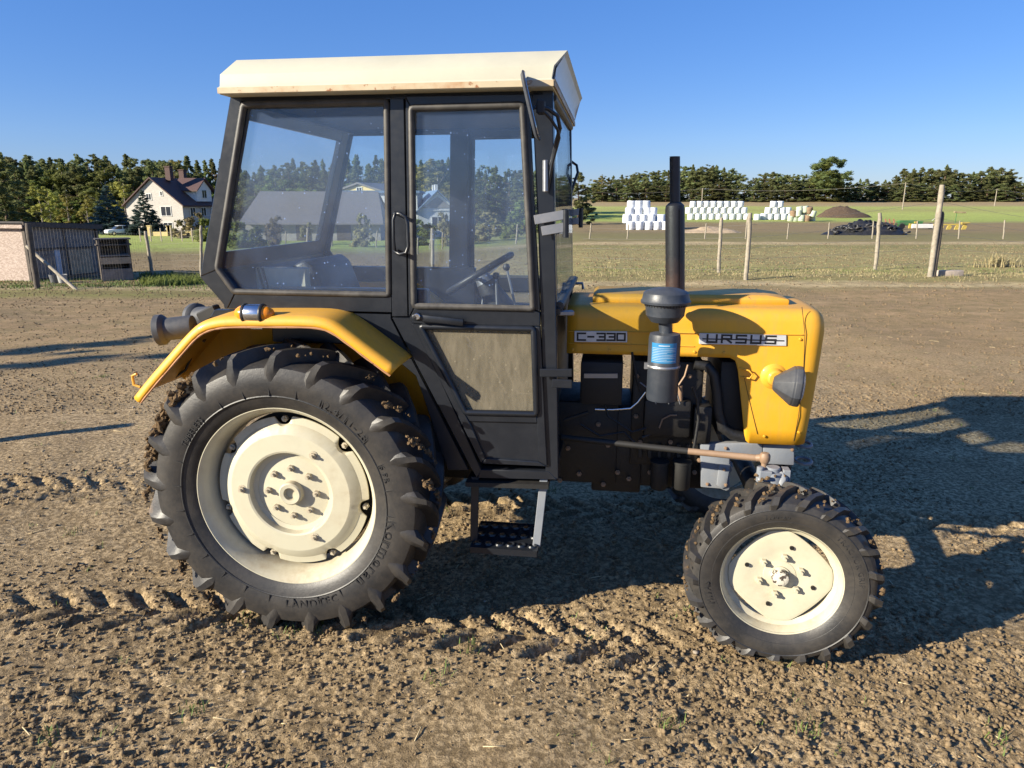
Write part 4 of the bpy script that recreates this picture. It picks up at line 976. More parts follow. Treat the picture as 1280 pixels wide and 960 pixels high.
# sticker, curved round the can, with rows of fine print
def on_can(a0, a1, z0, z1, r, name, mat, n=14):
    vs = []; 
    for k in range(n + 1):
        t = a0 + (a1 - a0) * k / n
        for rr in (r, r - .002):
            for z in (z0, z1): vs.append((fxc + rr * math.sin(t), YF - rr * math.cos(t), z))
    fs = [f for k in range(n) for f in ((4 * k, 4 * k + 4, 4 * k + 5, 4 * k + 1), (4 * k + 2, 4 * k + 3, 4 * k + 7, 4 * k + 6), (4 * k, 4 * k + 2, 4 * k + 6, 4 * k + 4), (4 * k + 1, 4 * k + 5, 4 * k + 7, 4 * k + 3))]
    return (vs, fs)
a_ = math.atan2(ROOT[0] * 0 + (CO[0] - fxc), -(CO[1] - YF))
mb = MB(); mb.add(*on_can(a_ - .85, a_ + .85, fp(450.5), fp(426), .0658, '', None)); ST = mb.build('sticker', M['sticker'], AC)
mb = MB(); random.seed(5)
mb.add(*on_can(a_ - .35, a_ + .35, fp(429.6), fp(428.3), .0662, '', None))
for i in range(9):
    yy = 431.8 + i * 2.0; e = .78 if i not in (3, 7) else .2
    mb.add(*on_can(a_ - .78, a_ + e * random.uniform(.9, 1), fp(yy + .5), fp(yy), .0662, '', None))
mb.build('sticker_print', M['white'], ST)

# ---------- engine and chassis
def px_box(name, x0, y0, x1, y1, Y0, Y1, mat='engine', bev=.012, par=None):
    a, b = L(x0, y0, Y0), L(x1, y1, Y0)
    return MB().box(((a[0] + b[0]) / 2, (Y0 + Y1) / 2, (a[2] + b[2]) / 2), (abs(b[0] - a[0]), abs(Y1 - Y0), abs(a[2] - b[2]))).build(name, M[mat], par or T, bevel=bev, seg=2)
ENG = px_box('engine_block', 792, 450, 872, 585, -.20, .22)
px_box('cylinder_head', 800, 447, 866, 478, -.17, .2, par=ENG)
px_box('sump', 752, 560, 880, 612, -.17, .17, par=ENG)
px_box('injection_pump', 806, 500, 862, 548, -.27, -.2, par=ENG)
mb = MB()
for x_ in (816, 834, 850): a = L(x_, 502, -.25); b = L(x_, 482, -.25); mb.cyl(tuple(a), tuple(b), .013, n=12)
mb.build('injector_union', M['rod'], ENG)
px_box('alternator', 868, 508, 888, 556, -.25, -.12, par=ENG)
for i, x_ in enumerate((823, 851)):
    a, b = L(x_, 611, -.24), L(x_, 576, -.24); o = MB().lathe([(0, a[2]), (.034, a[2] + .003), (.040, a[2] + .012), (.041, b[2] - .012), (.044, b[2] - .01), (.044, b[2]), (0, b[2] + .004)], o=(a[0], -.24, 0), n=24).build('oil_filter', M['blackdull'], ENG)
px_box('gearbox_housing', 660, 500, 770, 606, -.20, .20)
px_box('clutch_housing', 742, 508, 800, 617, -.19, .19)
px_box('battery_box', 726, 452, 777, 507, -.30, -.02, 'blackdull', .008)
px_box('transmission_tunnel', 520, 560, 680, 604, -.16, .16)
MB().cyl((0, -.5, WR), (0, .5, WR), .085, n=24).box((.05, 0, WR + .02), (.42, .44, .40)).build('rear_axle', M['engine'], T, bevel=.02)
RAD = px_box('radiator', 902, 452, 930, 545, -.22, .24, 'blackdull', .006)
pts = [L(x_, y_, -.23) for x_, y_ in ((868, 455), (884, 457), (892, 468), (896, 490), (898, 515), (903, 534), (915, 543), (938, 547))]
MB().tube(pts, .024, 14).build('radiator_hose', M['hose'], T, smooth=60)
MB().tube([L(x_, y_, -.27) for x_, y_ in ((744, 511.5), (765, 512), (788, 510.5), (797, 503), (807, 490))], .006, 8).build('fuel_pipe', M['chrome'], T, smooth=60)
mb = MB(); mb.tube([L(x_, y_, -.26) for x_, y_ in ((803, 547), (812, 543), (838, 531), (862, 520))], .010, 10); mb.build('throttle_rod', M['hose'], T, smooth=60)
mb = MB(); mb.tube([L(x_, y_, -.29) for x_, y_ in ((866, 484), (872, 500), (873, 525), (870, 545), (867, 562))], .007, 8); mb.build('hose_line', M['hose'], T, smooth=60)
mb = MB(); mb.tube([L(x_, y_, -.28) for x_, y_ in ((824, 535), (828, 524), (838, 519), (846, 519))], .004, 6); mb.build('fuel_line', M['rod'], T, smooth=60)
mb = MB(); mb.tube([L(x_, y_, -.26) for x_, y_ in ((848, 482), (856, 470), (860, 456))], .005, 6); mb.build('fuel_line', M['rod'], T, smooth=60)
mb = MB(); mb.tube([L(x_, y_, -.28) for x_, y_ in ((790, 440), (795, 470), (800, 488))], .006, 6)
mb.build('hose_line', M['hose'], T, smooth=60)
mb = MB()
for i in range(6): a = L(800 + i * 12, 555, -.21); b = L(800 + i * 12, 572, -.21); mb.bar(tuple(a), tuple(b), .012, .02)
mb.build('crankcase_rib', M['engine'], ENG, bevel=.003)
mb = MB()
for x_, y_ in ((800, 552), (812, 590), (868, 552), (868, 590), (838, 552), (796, 470), (862, 470), (830, 462), (846, 462), (814, 462), (874, 575), (795, 520)):
    p = L(x_, y_, -.205); mb = MB(); bolt_mb(mb, tuple(p), .011, .018); mb.build('engine_bolt', M['rod'], ENG)
for x_, y_ in ((748, 530), (760, 556), (772, 590), (786, 598), (754, 605), (710, 560), (724, 592), (700, 600)):
    p = L(x_, y_, -.20); mb = MB(); bolt_mb(mb, tuple(p), .012, .016); mb.build('engine_bolt', M['rod'], ENG)
for pts_, r_, mt_ in ((((745, 470), (760, 520), (790, 540), (808, 535)), .005, 'hose'), (((725, 530), (750, 545), (780, 540), (800, 560)), .006, 'hose'), (((850, 505), (846, 490), (838, 478), (826, 470)), .0035, 'steel'), (((836, 505), (833, 490), (826, 480), (812, 476)), .0035, 'steel'), (((820, 505), (816, 494), (808, 484), (800, 478)), .0035, 'steel'), (((705, 525), (720, 520), (735, 515)), .008, 'hose')):
    MB().tube([L(x_, y_, -.285) for x_, y_ in pts_], r_, 6).build('engine_line', M[mt_], ENG, smooth=60)
a, b = L(730, 470, -.31), L(772, 470, -.31); MB().bar((a[0], -.305, a[2]), (b[0], -.305, b[2]), .008, .02).build('battery_strap', M['steel'], ENG)
# front bolster, bracket, tow eyes
YB = -.20
def px_prism(name, px, Y0, Y1, mat, bev=.004, par=None):
    return MB().prism(P2(px, Y0), Y0, Y1).build(name, M[mat], par or T, bevel=bev, seg=2)
BOL = px_prism('front_bolster', [(876, 555), (945, 553), (953, 556), (953, 578), (912, 574), (912, 612), (908, 614), (900, 611), (876, 609)], -.235, -.20, 'greyblue')
px_prism('bracket_plate', [(899, 580), (913, 581), (908, 609), (902, 611), (896, 607)], -.245, -.234, 'greyblue', .003, BOL)
px_prism('bolster_end', [(953.5, 556), (993, 556), (993, 582), (953.5, 580)], -.235, .235, 'greyblue', .006, BOL)
MB().box((L(930, 565, 0)[0], .0, L(930, 570, -.2)[2]), (.22, .38, .05)).build('bolster_beam', M['engine'], BOL, bevel=.006)
for (x_, y_, Y) in ((905, 586.5, -.246), (907, 606, -.246), (884, 605, -.236), (990, 562, -.236), (907, 560, -.236)):
    p = L(x_, y_, Y); mb = MB(); bolt_mb(mb, tuple(p), .008, .010); mb.build('bolt', M['rod'], BOL)
for yy in (555, 576):
    p = L(1004, yy, -.10)
    MB().tube([(p[0] + .035 * math.cos(t), -.10 + .045 * math.sin(t), p[2]) for t in np.linspace(0, 2 * math.pi, 25)[:-1]], .008, 8, closed=True).build('tow_eye', M['greyblue'], BOL, smooth=60)
# front axle, king pin, drag link
ax_z = FZ + .10
FAX = MB().tube([(FX - .02, -.52, FZ + .12), (FX - .02, -.2, FZ + .17), (FX - .02, .2, FZ + .17), (FX - .02, .52, FZ + .12)], .045, 12).build('front_axle', M['engine'], T)
for s in (-1, 1):
    p = L(966, 592, -.56)
    mb = MB(); mb.cyl((p[0], s * .56, FZ - .04), (p[0], s * .56, p[2] + .03), .028).cyl((p[0], s * .56, p[2] - .035), (p[0], s * .56, p[2] + .012), .048, .042).cyl((p[0], s * .50, FZ), (FX, s * .66, FZ), .03)
    mb.box((p[0] - .035, s * .57, p[2] + .004), (.05, .06, .035)).box((p[0] + .05, s * .56, p[2]), (.03, .05, .05)).cyl((p[0] - .055, s * .58, p[2] - .03), (p[0] - .055, s * .58, p[2] + .035), .014)
    mb.blob((p[0] - .02, s * .57, p[2] - .03), .05, .3).blob((p[0] + .03, s * .58, p[2] - .02), .035, .3)
    K = mb.build('steering_knuckle', M['greyblue'], FAX, bevel=.003)
    mb = MB()
    for k in range(40): mb.blob((p[0] + random.uniform(-.07, .07), s * random.uniform(.54, .62), p[2] + random.uniform(-.06, .012)), random.uniform(.004, .011), .5)
    tag(mb.build('caked_soil', M['mud'], FAX, smooth=0), kind='stuff')
a, b, c = L(702, 546.5, -.40), L(860, 564, -.47), L(946, 572.5, -.52)
DL = MB().tube([a, b], .0135, 14).build('drag_link', M['blackdull'], T, smooth=60)
MB().tube([b, c], .0138, 14).build('rod_sleeve', M['rod'], DL, smooth=60)
j = L(956, 572, -.535); mb = MB(); mb.lathe([(0, -.028), (.016, -.022), (.022, -.01), (.022, .010), (.016, .020), (.0, .022)], o=tuple(j), n=20).cyl(tuple(c), tuple(j), .015).cyl((j[0], j[1], j[2] - .06), (j[0], j[1], j[2]), .012); mb.build('ball_joint', M['rod'], DL, smooth=40)

# ---------- step
STP = None
s0, s1 = L(588, 684, -.66), L(671, 689, -.66); dz = (s0[2] + s1[2]) / 2
x0, x1 = s0[0], s1[0]; y0, y1 = -.66, -.40
# perforated tread plate: grid of cells with round collared holes
mb = MB(); nx_, ny_ = 6, 3; holes = []
cw, ch_ = (x1 - x0) / nx_, (y1 - y0) / ny_
for i in range(nx_):
    for jx in range(ny_):
        cx_, cy_ = x0 + (i + .5) * cw, y0 + (jx + .5) * ch_; rr = min(cw, ch_) * .30; n = 16
        sq = []
        for k in range(n):
            t = 2 * math.pi * k / n + math.pi / 4; c_, s_ = math.cos(t), math.sin(t); q = 1 / max(abs(c_), abs(s_)); sq.append((cx_ + c_ * q * cw / 2, cy_ + s_ * q * ch_ / 2))
        for z_, flip in ((dz, 0), (dz - .004, 1)):
            vs = [(p[0], p[1], z_) for p in sq] + [(cx_ + rr * math.cos(2 * math.pi * k / n + math.pi / 4), cy_ + rr * math.sin(2 * math.pi * k / n + math.pi / 4), z_) for k in range(n)]
            mb.add(vs, [(k, (k + 1) % n, n + (k + 1) % n, n + k) for k in range(n)])
        mb.lathe([(rr, -.004), (rr, .006), (rr + .004, .007), (rr + .007, 0)], o=(cx_, cy_, dz), n=16, caps=False)
mb.bar((x0, y0 - .002, dz - .012), (x1, y0 - .002, dz - .012), .005, .028).bar((x0, y1, dz - .012), (x1, y1, dz - .012), .005, .028).bar((x0, y0, dz - .012), (x0, y1, dz - .012), .005, .026).bar((x1, y0, dz - .012), (x1, y1, dz - .012), .005, .026)
STP = mb.build('step_plate', M['black'], T, recalc=False)
for px_ in (((594, 596), (592.5, 677)), ((680, 598), (670.5, 683))):
    a, b = L(*px_[0], -.58), L(*px_[1], -.60); MB().bar(tuple(a), tuple(b), .034, .010, up=(0, 1, 0)).build('step_strap', M['greyblue'] if px_[0][0] > 640 else M['black'], STP, bevel=.002)
a, b = L(594, 596, -.5), L(680, 598, -.5); MB().bar((a[0] - .02, -.5, a[2] + .01), (b[0] + .03, -.5, b[2] + .01), .24, .02).build('step_mount', M['blackdull'], STP)
p = L(650, 602, -.45); MB().lathe([(0, -.02), (.014, -.015), (.016, 0), (.012, .014), (0, .016)], o=tuple(p), n=16).build('red_knob', M['redm'], T)

# ---------- mirror on its arm (plate almost edge-on)
A1, A2 = Vector(L(652, 88, -.80)), Vector(L(672, 177, -.80)); B1, B2 = Vector(L(656, 90, -.66)), Vector(L(674, 174, -.66))
up_ = (A2 - A1).normalized(); wd = (B1 - A1); wd = (wd - up_ * wd.dot(up_)).normalized(); nm = up_.cross(wd)
Lh, Wh = (A2 - A1).length / 2, .072; ctr = (A1 + A2 + B1 + B2) / 4
def plate_outline(off, shrink):
    out = []
    for k in range(32):
        t = 2 * math.pi * k / 32; c_, s_ = math.cos(t), math.sin(t)
        sx_2 = math.copysign(abs(c_) ** .5, c_); sy_2 = math.copysign(abs(s_) ** .5, s_)
        out.append(ctr + up_ * (Lh - shrink) * sx_2 + wd * (Wh - shrink) * sy_2 + nm * off)
    return out
mb = MB(); r1, r2, r3 = plate_outline(-.009, .012), plate_outline(0, 0), plate_outline(.006, .003)
mb.add(r1 + r2 + r3, [tuple(range(31, -1, -1)), tuple(range(64, 96))] + [(i + 32 * q, (i + 1) % 32 + 32 * q, (i + 1) % 32 + 32 * (q + 1), i + 32 * (q + 1)) for q in (0, 1) for i in range(32)])
MIR = mb.build('wing_mirror', M['lampgrey'], T)
r4, r5 = plate_outline(.0062, .008), plate_outline(.0075, .009)
MB().add(r4 + r5, [tuple(range(31, -1, -1)), tuple(range(32, 64))] + [(i, (i + 1) % 32, (i + 1) % 32 + 32, i + 32) for i in range(32)]).build('mirror_glass', M['mirror'], MIR)
mpt = ctr - nm * 0.0
m1 = [Vector(L(668, 134, -.74)), Vector(L(676, 134, -.73)), Vector(L(685, 136, -.71)), Vector(L(697, 145, -.69)), Vector(L(700, 160, -.67)), Vector(L(696, 175, -.65)), Vector(L(690, 200, -.63)), Vector(L(681, 225, -.625))]
m2 = [Vector(L(674, 134, -.73)), Vector(L(688, 148, -.71)), Vector(L(697, 162, -.68)), Vector(L(699, 172, -.66)), Vector(L(690, 205, -.635)), Vector(L(684, 238, -.625))]
MB().tube(m1, .0075, 8).tube(m2, .006, 8).build('mirror_arm', M['black'], MIR, smooth=60)
p = L(676, 134, -.73); MB().box(tuple(p), (.03, .04, .05)).build('mirror_clamp', M['blackdull'], MIR, bevel=.006)
a, b = L(682, 200, -.625), L(682, 240, -.625); MB().bar(tuple(a), tuple(b), .03, .02, up=(1, 0, 0)).cyl((a[0], a[1] - .01, a[2]), (b[0], b[1] - .01, b[2]), .009, n=10).build('mirror_bracket', M['steel'], MIR, bevel=.003)
# far mirror
MB().tube([(m.x, -m.y, m.z - .10) for m in m1], .0075, 8).build('mirror_arm', M['black'], T, smooth=60)
# ================================================================== TREES
def leaf_cloud(clumps, per, size, up=.35, squash=.7):
    """many small leaf-sized quads spread through uneven clumps"""
    vs = []; n = 0
    C = np.array([c for c, r in clumps]); Rr = np.array([r for c, r in clumps])
    cnt = np.maximum(6, (per * (Rr / Rr.mean()) ** 2).astype(int)); I = np.repeat(np.arange(len(C)), cnt); n = len(I)
    d = RNG.normal(size=(n, 3)); d /= np.linalg.norm(d, axis=1)[:, None]
    p = C[I] + d * (Rr[I] * RNG.random(n) ** .45)[:, None] * np.array([1, 1, squash])
    a = RNG.normal(size=(n, 3)); a[:, 2] *= up; a /= np.linalg.norm(a, axis=1)[:, None]
    b = np.cross(a, RNG.normal(size=(n, 3))); b /= np.linalg.norm(b, axis=1)[:, None]
    s = size * RNG.uniform(.5, 1.3, n)[:, None]; a = a * s; b = b * s * .6
    v = np.stack([p - a - b * .4, p + a * .2 - b, p + a, p - a * .1 + b], 1).reshape(-1, 3)
    return v, np.arange(n * 4).reshape(-1, 4)
def cloud_mesh(name, clumps, per, size, mat, **k):
    v, f = leaf_cloud(clumps, per, size, **k)
    mb = MB()                                                           # leafy hearts of the clumps, so that they read as solid foliage
    for c, r in clumps: mb.blob(c, r * .66, .3, sq=(1, 1, k.get('squash', .7)))
    n0 = len(mb.f); mb.add(v.tolist(), f.tolist()); me = bpy.data.meshes.new(name); me.from_pydata(mb.v, [], mb.f)
    me.polygons.foreach_set('use_smooth', [i < n0 for i in range(len(mb.f))]); me.update(); me.materials.append(mat); return me
def trunk_mesh(name, h, r, mat, limbs=(), lean=.02):
    mb = MB(); pts = [(random.uniform(-lean, lean) * h * t, random.uniform(-lean, lean) * h * t, h * t) for t in (0, .25, .5, .75, 1)]
    mb.tube(pts, [r, r * .8, r * .6, r * .4, r * .12], 7)
    for (z, d, l) in limbs:
        a = random.uniform(0, 6.28); mb.tube([(0, 0, z), (math.cos(a) * l * .6, math.sin(a) * l * .6, z + d * .6), (math.cos(a) * l, math.sin(a) * l, z + d)], [r * .28, r * .18, r * .05], 5)
    me = mb.mesh(name, smooth=60); me.materials.append(mat); return me
def rnd_clumps(n, z0, z1, rad, cr, shape):
    out = []
    for i in range(n):
        t = random.random(); z = z0 + (z1 - z0) * t; R_ = rad * shape(t); a = random.uniform(0, 6.283); q = R_ * math.sqrt(random.random())
        out.append(((q * math.cos(a), q * math.sin(a), z), cr * random.uniform(.55, 1.25) * (.3 + .7 * shape(t))))
    return out
# unit trees are 10 m tall and get scaled
PINES, SPRUCES, BROAD, YEL, BUSH, DRYB = [], [], [], [], [], []
for i in range(7):
    low = random.uniform(2.4, 4.6)
    cl = rnd_clumps(64, low, 9.7, 1.5, .46, lambda t: (1 - t) ** .85 * .98 + .04 if t > .2 else .6 + 1.2 * t) + [((0, 0, z_), r_) for z_, r_ in ((8.6, .36), (8.95, .30), (9.25, .23), (9.5, .17), (9.72, .11))]
    PINES.append((trunk_mesh('trunk', 9.3, .17, M['bark'], [(random.uniform(low, 8), .4, 1.4) for _ in range(7)]), cloud_mesh('crown', cl, 130, .10, M['pine'], squash=.8)))
for i in range(4):                                                      # full to the ground, forest edge
    cl = rnd_clumps(70, .5, 9.6, 2.3, .62, lambda t: (1 - t) ** .6 * .9 + .10) + [((0, 0, z_), r_) for z_, r_ in ((8.5, .45), (8.9, .38), (9.25, .29), (9.55, .19))]
    PINES.append((trunk_mesh('trunk', 9.2, .17, M['bark'], [(random.uniform(2, 7), .4, 1.6) for _ in range(8)]), cloud_mesh('crown', cl, 120, .11, M['pine'], squash=.8)))
for i in range(3):                                                      # older pines with rounded heads
    cl = rnd_clumps(60, 1.6 + i * .6, 9.4, 2.5, .72, lambda t: math.sin(math.pi * min(1, .14 + t * .78)) ** .6)
    PINES.append((trunk_mesh('trunk', 9.0, .17, M['bark'], [(random.uniform(2, 7), .8, 1.6) for _ in range(8)]), cloud_mesh('crown', cl, 120, .11, M['pine'], squash=.75)))
for i in range(2):
    cl = []
    for k in range(22):
        z = .7 + 8.9 * k / 21; rr = 2.7 * (1 - k / 21.6)
        m = max(3, int(13 * (1 - k / 22)))
        for j in range(m):
            a = 6.283 * j / m + random.uniform(-.3, .3); q = rr * random.uniform(.5, .95); cl.append(((q * math.cos(a), q * math.sin(a), z - .12 * q + random.uniform(-.15, .15)), .24 + .34 * (1 - k / 22)))
    SPRUCES.append((trunk_mesh('trunk', 9.8, .14, M['bark']), cloud_mesh('crown', cl, 70, .14, M['spruce'], squash=.7, up=.2)))
for i in range(4):
    cl = rnd_clumps(40, 2.2, 9.5, 2.9, .85, lambda t: math.sin(math.pi * min(1, .12 + t * .85)) ** .7)
    v = trunk_mesh('trunk', 8.5, .2, M['barkpale'], [(random.uniform(2, 6), 1.6, 1.8) for _ in range(9)])
    BROAD.append((v, cloud_mesh('crown', cl, 110, .13, M['leafy'])))
    cl = rnd_clumps(34, 1.6, 9.5, 2.3, .75, lambda t: math.sin(math.pi * min(1, .15 + t * .82)) ** .7)
    YEL.append((trunk_mesh('trunk', 8.8, .14, M['barkpale'], [(random.uniform(2, 6), 1.5, 1.3) for _ in range(8)]), cloud_mesh('crown', cl, 100, .12, M['birch'])))
for i in range(3):
    cl = rnd_clumps(26, .8, 9, 5, 2.2, lambda t: (1 - t * .6))
    BUSH.append((trunk_mesh('stem', 6, .18, M['bark'], [(random.uniform(.5, 3), 3, 3) for _ in range(8)]), cloud_mesh('foliage', cl, 60, .42, M['leafy'])))
    DRYB.append((trunk_mesh('stem', 6, .18, M['bark'], [(random.uniform(.5, 3), 3, 3.5) for _ in range(10)]), cloud_mesh('foliage', cl, 36, .40, M['drybush'])))
def plant(kind, name, p, h, w, label, cat, group=None):
    tm, cm = random.choice(kind)
    o = empty(name, tuple(p), random.uniform(0, 6.283), label=label, cat=cat, group=group); s = h / 10; ww = w * s
    o.scale = (ww, ww, s)
    bush = kind in (BUSH, DRYB)
    link('stem' if bush else 'trunk', tm, None, o); link('foliage' if bush else 'crown', cm, None, o); return o
def place(kind, name, px, D, pytop, label, cat, group=None, w=1.0):
    p = B(px, D); p[2] -= .15; return plant(kind, name, p, hz(pytop, D) - p[2], w, label, cat, group)

# forest to the left and behind the cab: three staggered rows
def top_left(px): return float(np.interp(px, [-80, 0, 40, 100, 180, 270, 300, 420, 540, 560, 620, 660, 740], [186, 186, 194, 192, 194, 197, 205, 194, 194, 192, 206, 207, 212]))
px = -70
ga = 'pines of the forest behind the white house and the barn'
lab = 'tall dark green pine in the forest behind the white house and the barn'
for row, (D0, step, dy) in enumerate(((146, 8.6, 4), (163, 10, -1))):
    px = -75
    while px < 700:
        if not (235 < px < 250 and row == 0):
            D = D0 + random.uniform(-5, 5)
            k = PINES if random.random() < .88 else BROAD
            place(k if row < 1 else PINES, 'pine_tree' if k is PINES or row == 1 else 'forest_tree', px, D, top_left(px) + dy + random.choice([random.uniform(-3, 5), random.uniform(2, 12)]),
                  lab if (k is PINES or row == 1) else 'rounded broadleaf tree among the pines of the far forest', 'tree', ga if (k is PINES or row == 1) else 'broadleaf trees among the pines', w=random.uniform(.95, 1.35))
        px += step * random.uniform(.75, 1.3)
# dark understorey so the forest reads deep
for i in range(40):
    px = random.uniform(-70, 690); D = random.uniform(136, 142)
    place(BROAD if i % 3 else PINES[7:11], 'forest_tree' if i % 3 else 'pine_tree', px, D, random.uniform(222, 246), 'low green tree at the foot of the forest edge', 'tree', 'low trees at the forest edge', w=random.uniform(1.2, 1.9))
# the lone dark group at the far left edge
for px, D, t, w in ((-14, 92, 178, 1.5), (12, 98, 188, 1.4), (-32, 88, 186, 1.4), (30, 104, 226, 1.7)):
    place(PINES[7:11], 'pine_tree', px, D, t, 'dark bushy pine at the very left edge, nearer than the forest', 'tree', 'dark pines at the left edge', w=w)
# yellowing trees
for px, D, t, l, w in ((55, 124, 226, 'small yellow green birch left of the blue spruces', 1.1), (66, 126, 232, 'smaller yellowing birch beside the taller birch, left of the spruces', 1.0), (112, 124, 240, 'yellow green tree just left of the broad blue spruce', 1.1), (160, 131, 220, 'yellow tree behind the left roof slope of the white house', 1.2), (228, 148, 196, 'tall bright yellow tree behind the chimneys of the white house', 1.35), (88, 130, 238, 'low bright green tree in front of the forest pines', 1.3),
                       (548, 120, 192, 'large pale yellow green tree seen through the cab door above the blue roof', 1.5), (518, 112, 222, 'pale bushy tree seen through the cab left of the blue roofed house', 1.5), (575, 118, 205, 'ochre tree seen through the cab behind the blue roof', 1.3), (478, 110, 225, 'yellowish tree seen through the quarter window beyond the barn', 1.2)):
    place(YEL, 'birch_tree', px, D, t, l, 'tree', w=w)
place(SPRUCES, 'blue_spruce', 139, 98, 231, 'broad dark blue spruce left of the white house', 'spruce', w=1.9)
place(SPRUCES, 'blue_spruce', 184, 92, 237, 'pointed blue spruce in front of the white gable wall', 'spruce', w=1.75)
for px, D, t, l, k, w in ((246, 74, 264, 'yellowish bush at the right corner of the white house', DRYB, .9), (226, 80, 274, 'low dull bush in front of the house garden fence', DRYB, .9), (258, 70, 272, 'dull green bush against the cab rear post, right of the house', BUSH, .9)):
    place(k, 'garden_bush', px, D, t, l, 'bush', w=w)
for px, D, t, l, k, w in ((345, 60, 268, 'large dusty bush in front of the grey barn, seen through the quarter window', DRYB, .8), (322, 58, 280, 'low bush left of the large dusty bush, seen through the quarter window', BUSH, .9), (384, 62, 276, 'small dry bush in front of the barn wall', DRYB, .7), (300, 56, 276, 'leafy bush at the left corner of the grey barn', BUSH, 1.0), (455, 58, 266, 'tall dusty bush near the right end of the barn', DRYB, .7), (405, 66, 284, 'low green bush by the barn wall', BUSH, .9),
                          (530, 60, 272, 'dark green bush left below the white gable', BUSH, 1.1), (556, 57, 262, 'tall loose green shrub in front of the white gable', DRYB, .6), (578, 60, 268, 'dark bush right below the blue roof', BUSH, 1.0), (612, 64, 262, 'greyish bush seen through the door window right of the far post', DRYB, 1.1), (640, 70, 268, 'low bush seen through the door window near the front post', BUSH, 1.0), (655, 90, 250, 'round green bush at the field edge seen through the door window', BUSH, 1.2)):
    place(k, 'garden_bush', px, D, t, l, 'bush', w=w)
# trees on the right
place(PINES[7:11], 'pine_tree', 722, 120, 212, 'dark tall pine close behind the windscreen post', 'tree', w=1.25)
place(PINES[7:11], 'pine_tree', 733, 150, 232, 'low dark pine right of the windscreen post', 'tree', w=1.6)
def top_right(px): return float(np.interp(px, [735, 750, 780, 850, 880, 915, 930, 960, 1008, 1060, 1075, 1110, 1125, 1180, 1200, 1255, 1268, 1330], [228, 219, 217, 207, 204, 209, 225, 211, 216, 226, 222, 225, 210, 206, 212, 206, 224, 226]))
gb = 'pines of the far wood across the field'
for row, (D0, step, dy) in enumerate(((268, 8.6, 2), (285, 10.5, -1))):
    px = 742
    while px < 1330:
        if not (921 < px < 929):
            place(PINES[6:] + PINES[11:] * 2 if row == 0 else PINES[5:], 'pine_tree', px, D0 + random.uniform(-5, 5), top_right(px) + dy + random.choice([random.uniform(-1, 2), random.uniform(1, 5)]), 'dark green pine in the far wood beyond the field and the white bales', 'tree', gb, w=random.uniform(1.2, 1.7))
        px += step * random.uniform(.75, 1.3)
for i in range(44):
    px = 742 + i * 13.2 + random.uniform(-4, 4); place(PINES[7:11], 'pine_tree', px, random.uniform(256, 262), random.uniform(225, 233), 'low dark pine along the near edge of the far wood', 'tree', 'low pines along the far wood', w=random.uniform(2.4, 3.4))
place(YEL, 'birch_tree', 752, 262, 217, 'yellowish tree at the left end of the far wood', 'tree', w=1.6)
o = place(BROAD, 'big_pine', 1034, 250, 193, 'largest tree of the far wood, a broad rounded pine standing above the others', 'tree', w=1.35)
o.children[1].data = cloud_mesh('crown', rnd_clumps(46, 2.6, 9.6, 3.0, .95, lambda t: math.sin(math.pi * min(1, .12 + t * .80)) ** .6), 140, .13, M['bigpine']); 
for c in o.children:
    if c.name.startswith('trunk'): pass

# ================================================================== BUILDINGS
def roof_mat(name, col, rows=9.0):
    m, nt, b = nmat(name); o = objc(nt)
    w = N(nt, 'ShaderNodeTexWave'); w.wave_type = 'BANDS'; w.bands_direction = 'Z'; w.inputs['Scale'].default_value = rows / 6.28 * 3; w.inputs['Distortion'].default_value = .4; nt.links.new(o, w.inputs['Vector'])
    v = mix(nt, noise(nt, 3, 5, .7, o), tuple(c * .7 for c in col), tuple(c * 1.25 for c in col))
    nt.links.new(v, b.inputs['Base Color']); b.inputs['Roughness'].default_value = .6; bump(nt, b, w.outputs[0], .5, .05); return m
M['redroof'] = roof_mat('maroon_roof_tiles', (.075, .034, .029)); M['greyroof'] = roof_mat('grey_fibre_cement', (.17, .155, .15)); M['blueroof'] = roof_mat('blue_sheet_roof', (.16, .24, .36))
m, nt, b = nmat('whitewashed_brick'); o = objc(nt); br = N(nt, 'ShaderNodeTexBrick'); br.inputs['Scale'].default_value = 2.2; mp = N(nt, 'ShaderNodeMapping'); mp.inputs['Rotation'].default_value = (R(90), 0, 0); nt.links.new(o, mp.inputs[0]); nt.links.new(mp.outputs[0], br.inputs[0])
br.inputs['Color1'].default_value = (.58, .54, .48, 1); br.inputs['Color2'].default_value = (.46, .43, .39, 1); br.inputs['Mortar'].default_value = (.34, .32, .30, 1)
nt.links.new(mix(nt, math_(nt, 'MULTIPLY', noise(nt, 1.2, 5, .7, o), .5), br.outputs[0], (.36, .33, .30)), b.inputs['Base Color']); b.inputs['Roughness'].default_value = .9; M['wbrick'] = m
M['wallwhite'] = plain('white_render', (.66, .65, .62), .9, .12, 1, 0, .1); M['wallgrey'] = plain('grey_render', (.30, .28, .26), .9, .2, 1, 0, .1); M['pane'] = plain('window_glass', (.03, .035, .045), .1, .2, 1, 0, 0)
M['cream2'] = plain('cream_wall', (.60, .47, .22), .85, .15, 1); M['cardark'] = plain('car_glass', (.03, .035, .04), .15, .1, 1, 0, 0); M['carwhite'] = plain('white_car_paint', (.72, .73, .72), .3, .06, 2, 0, 0)

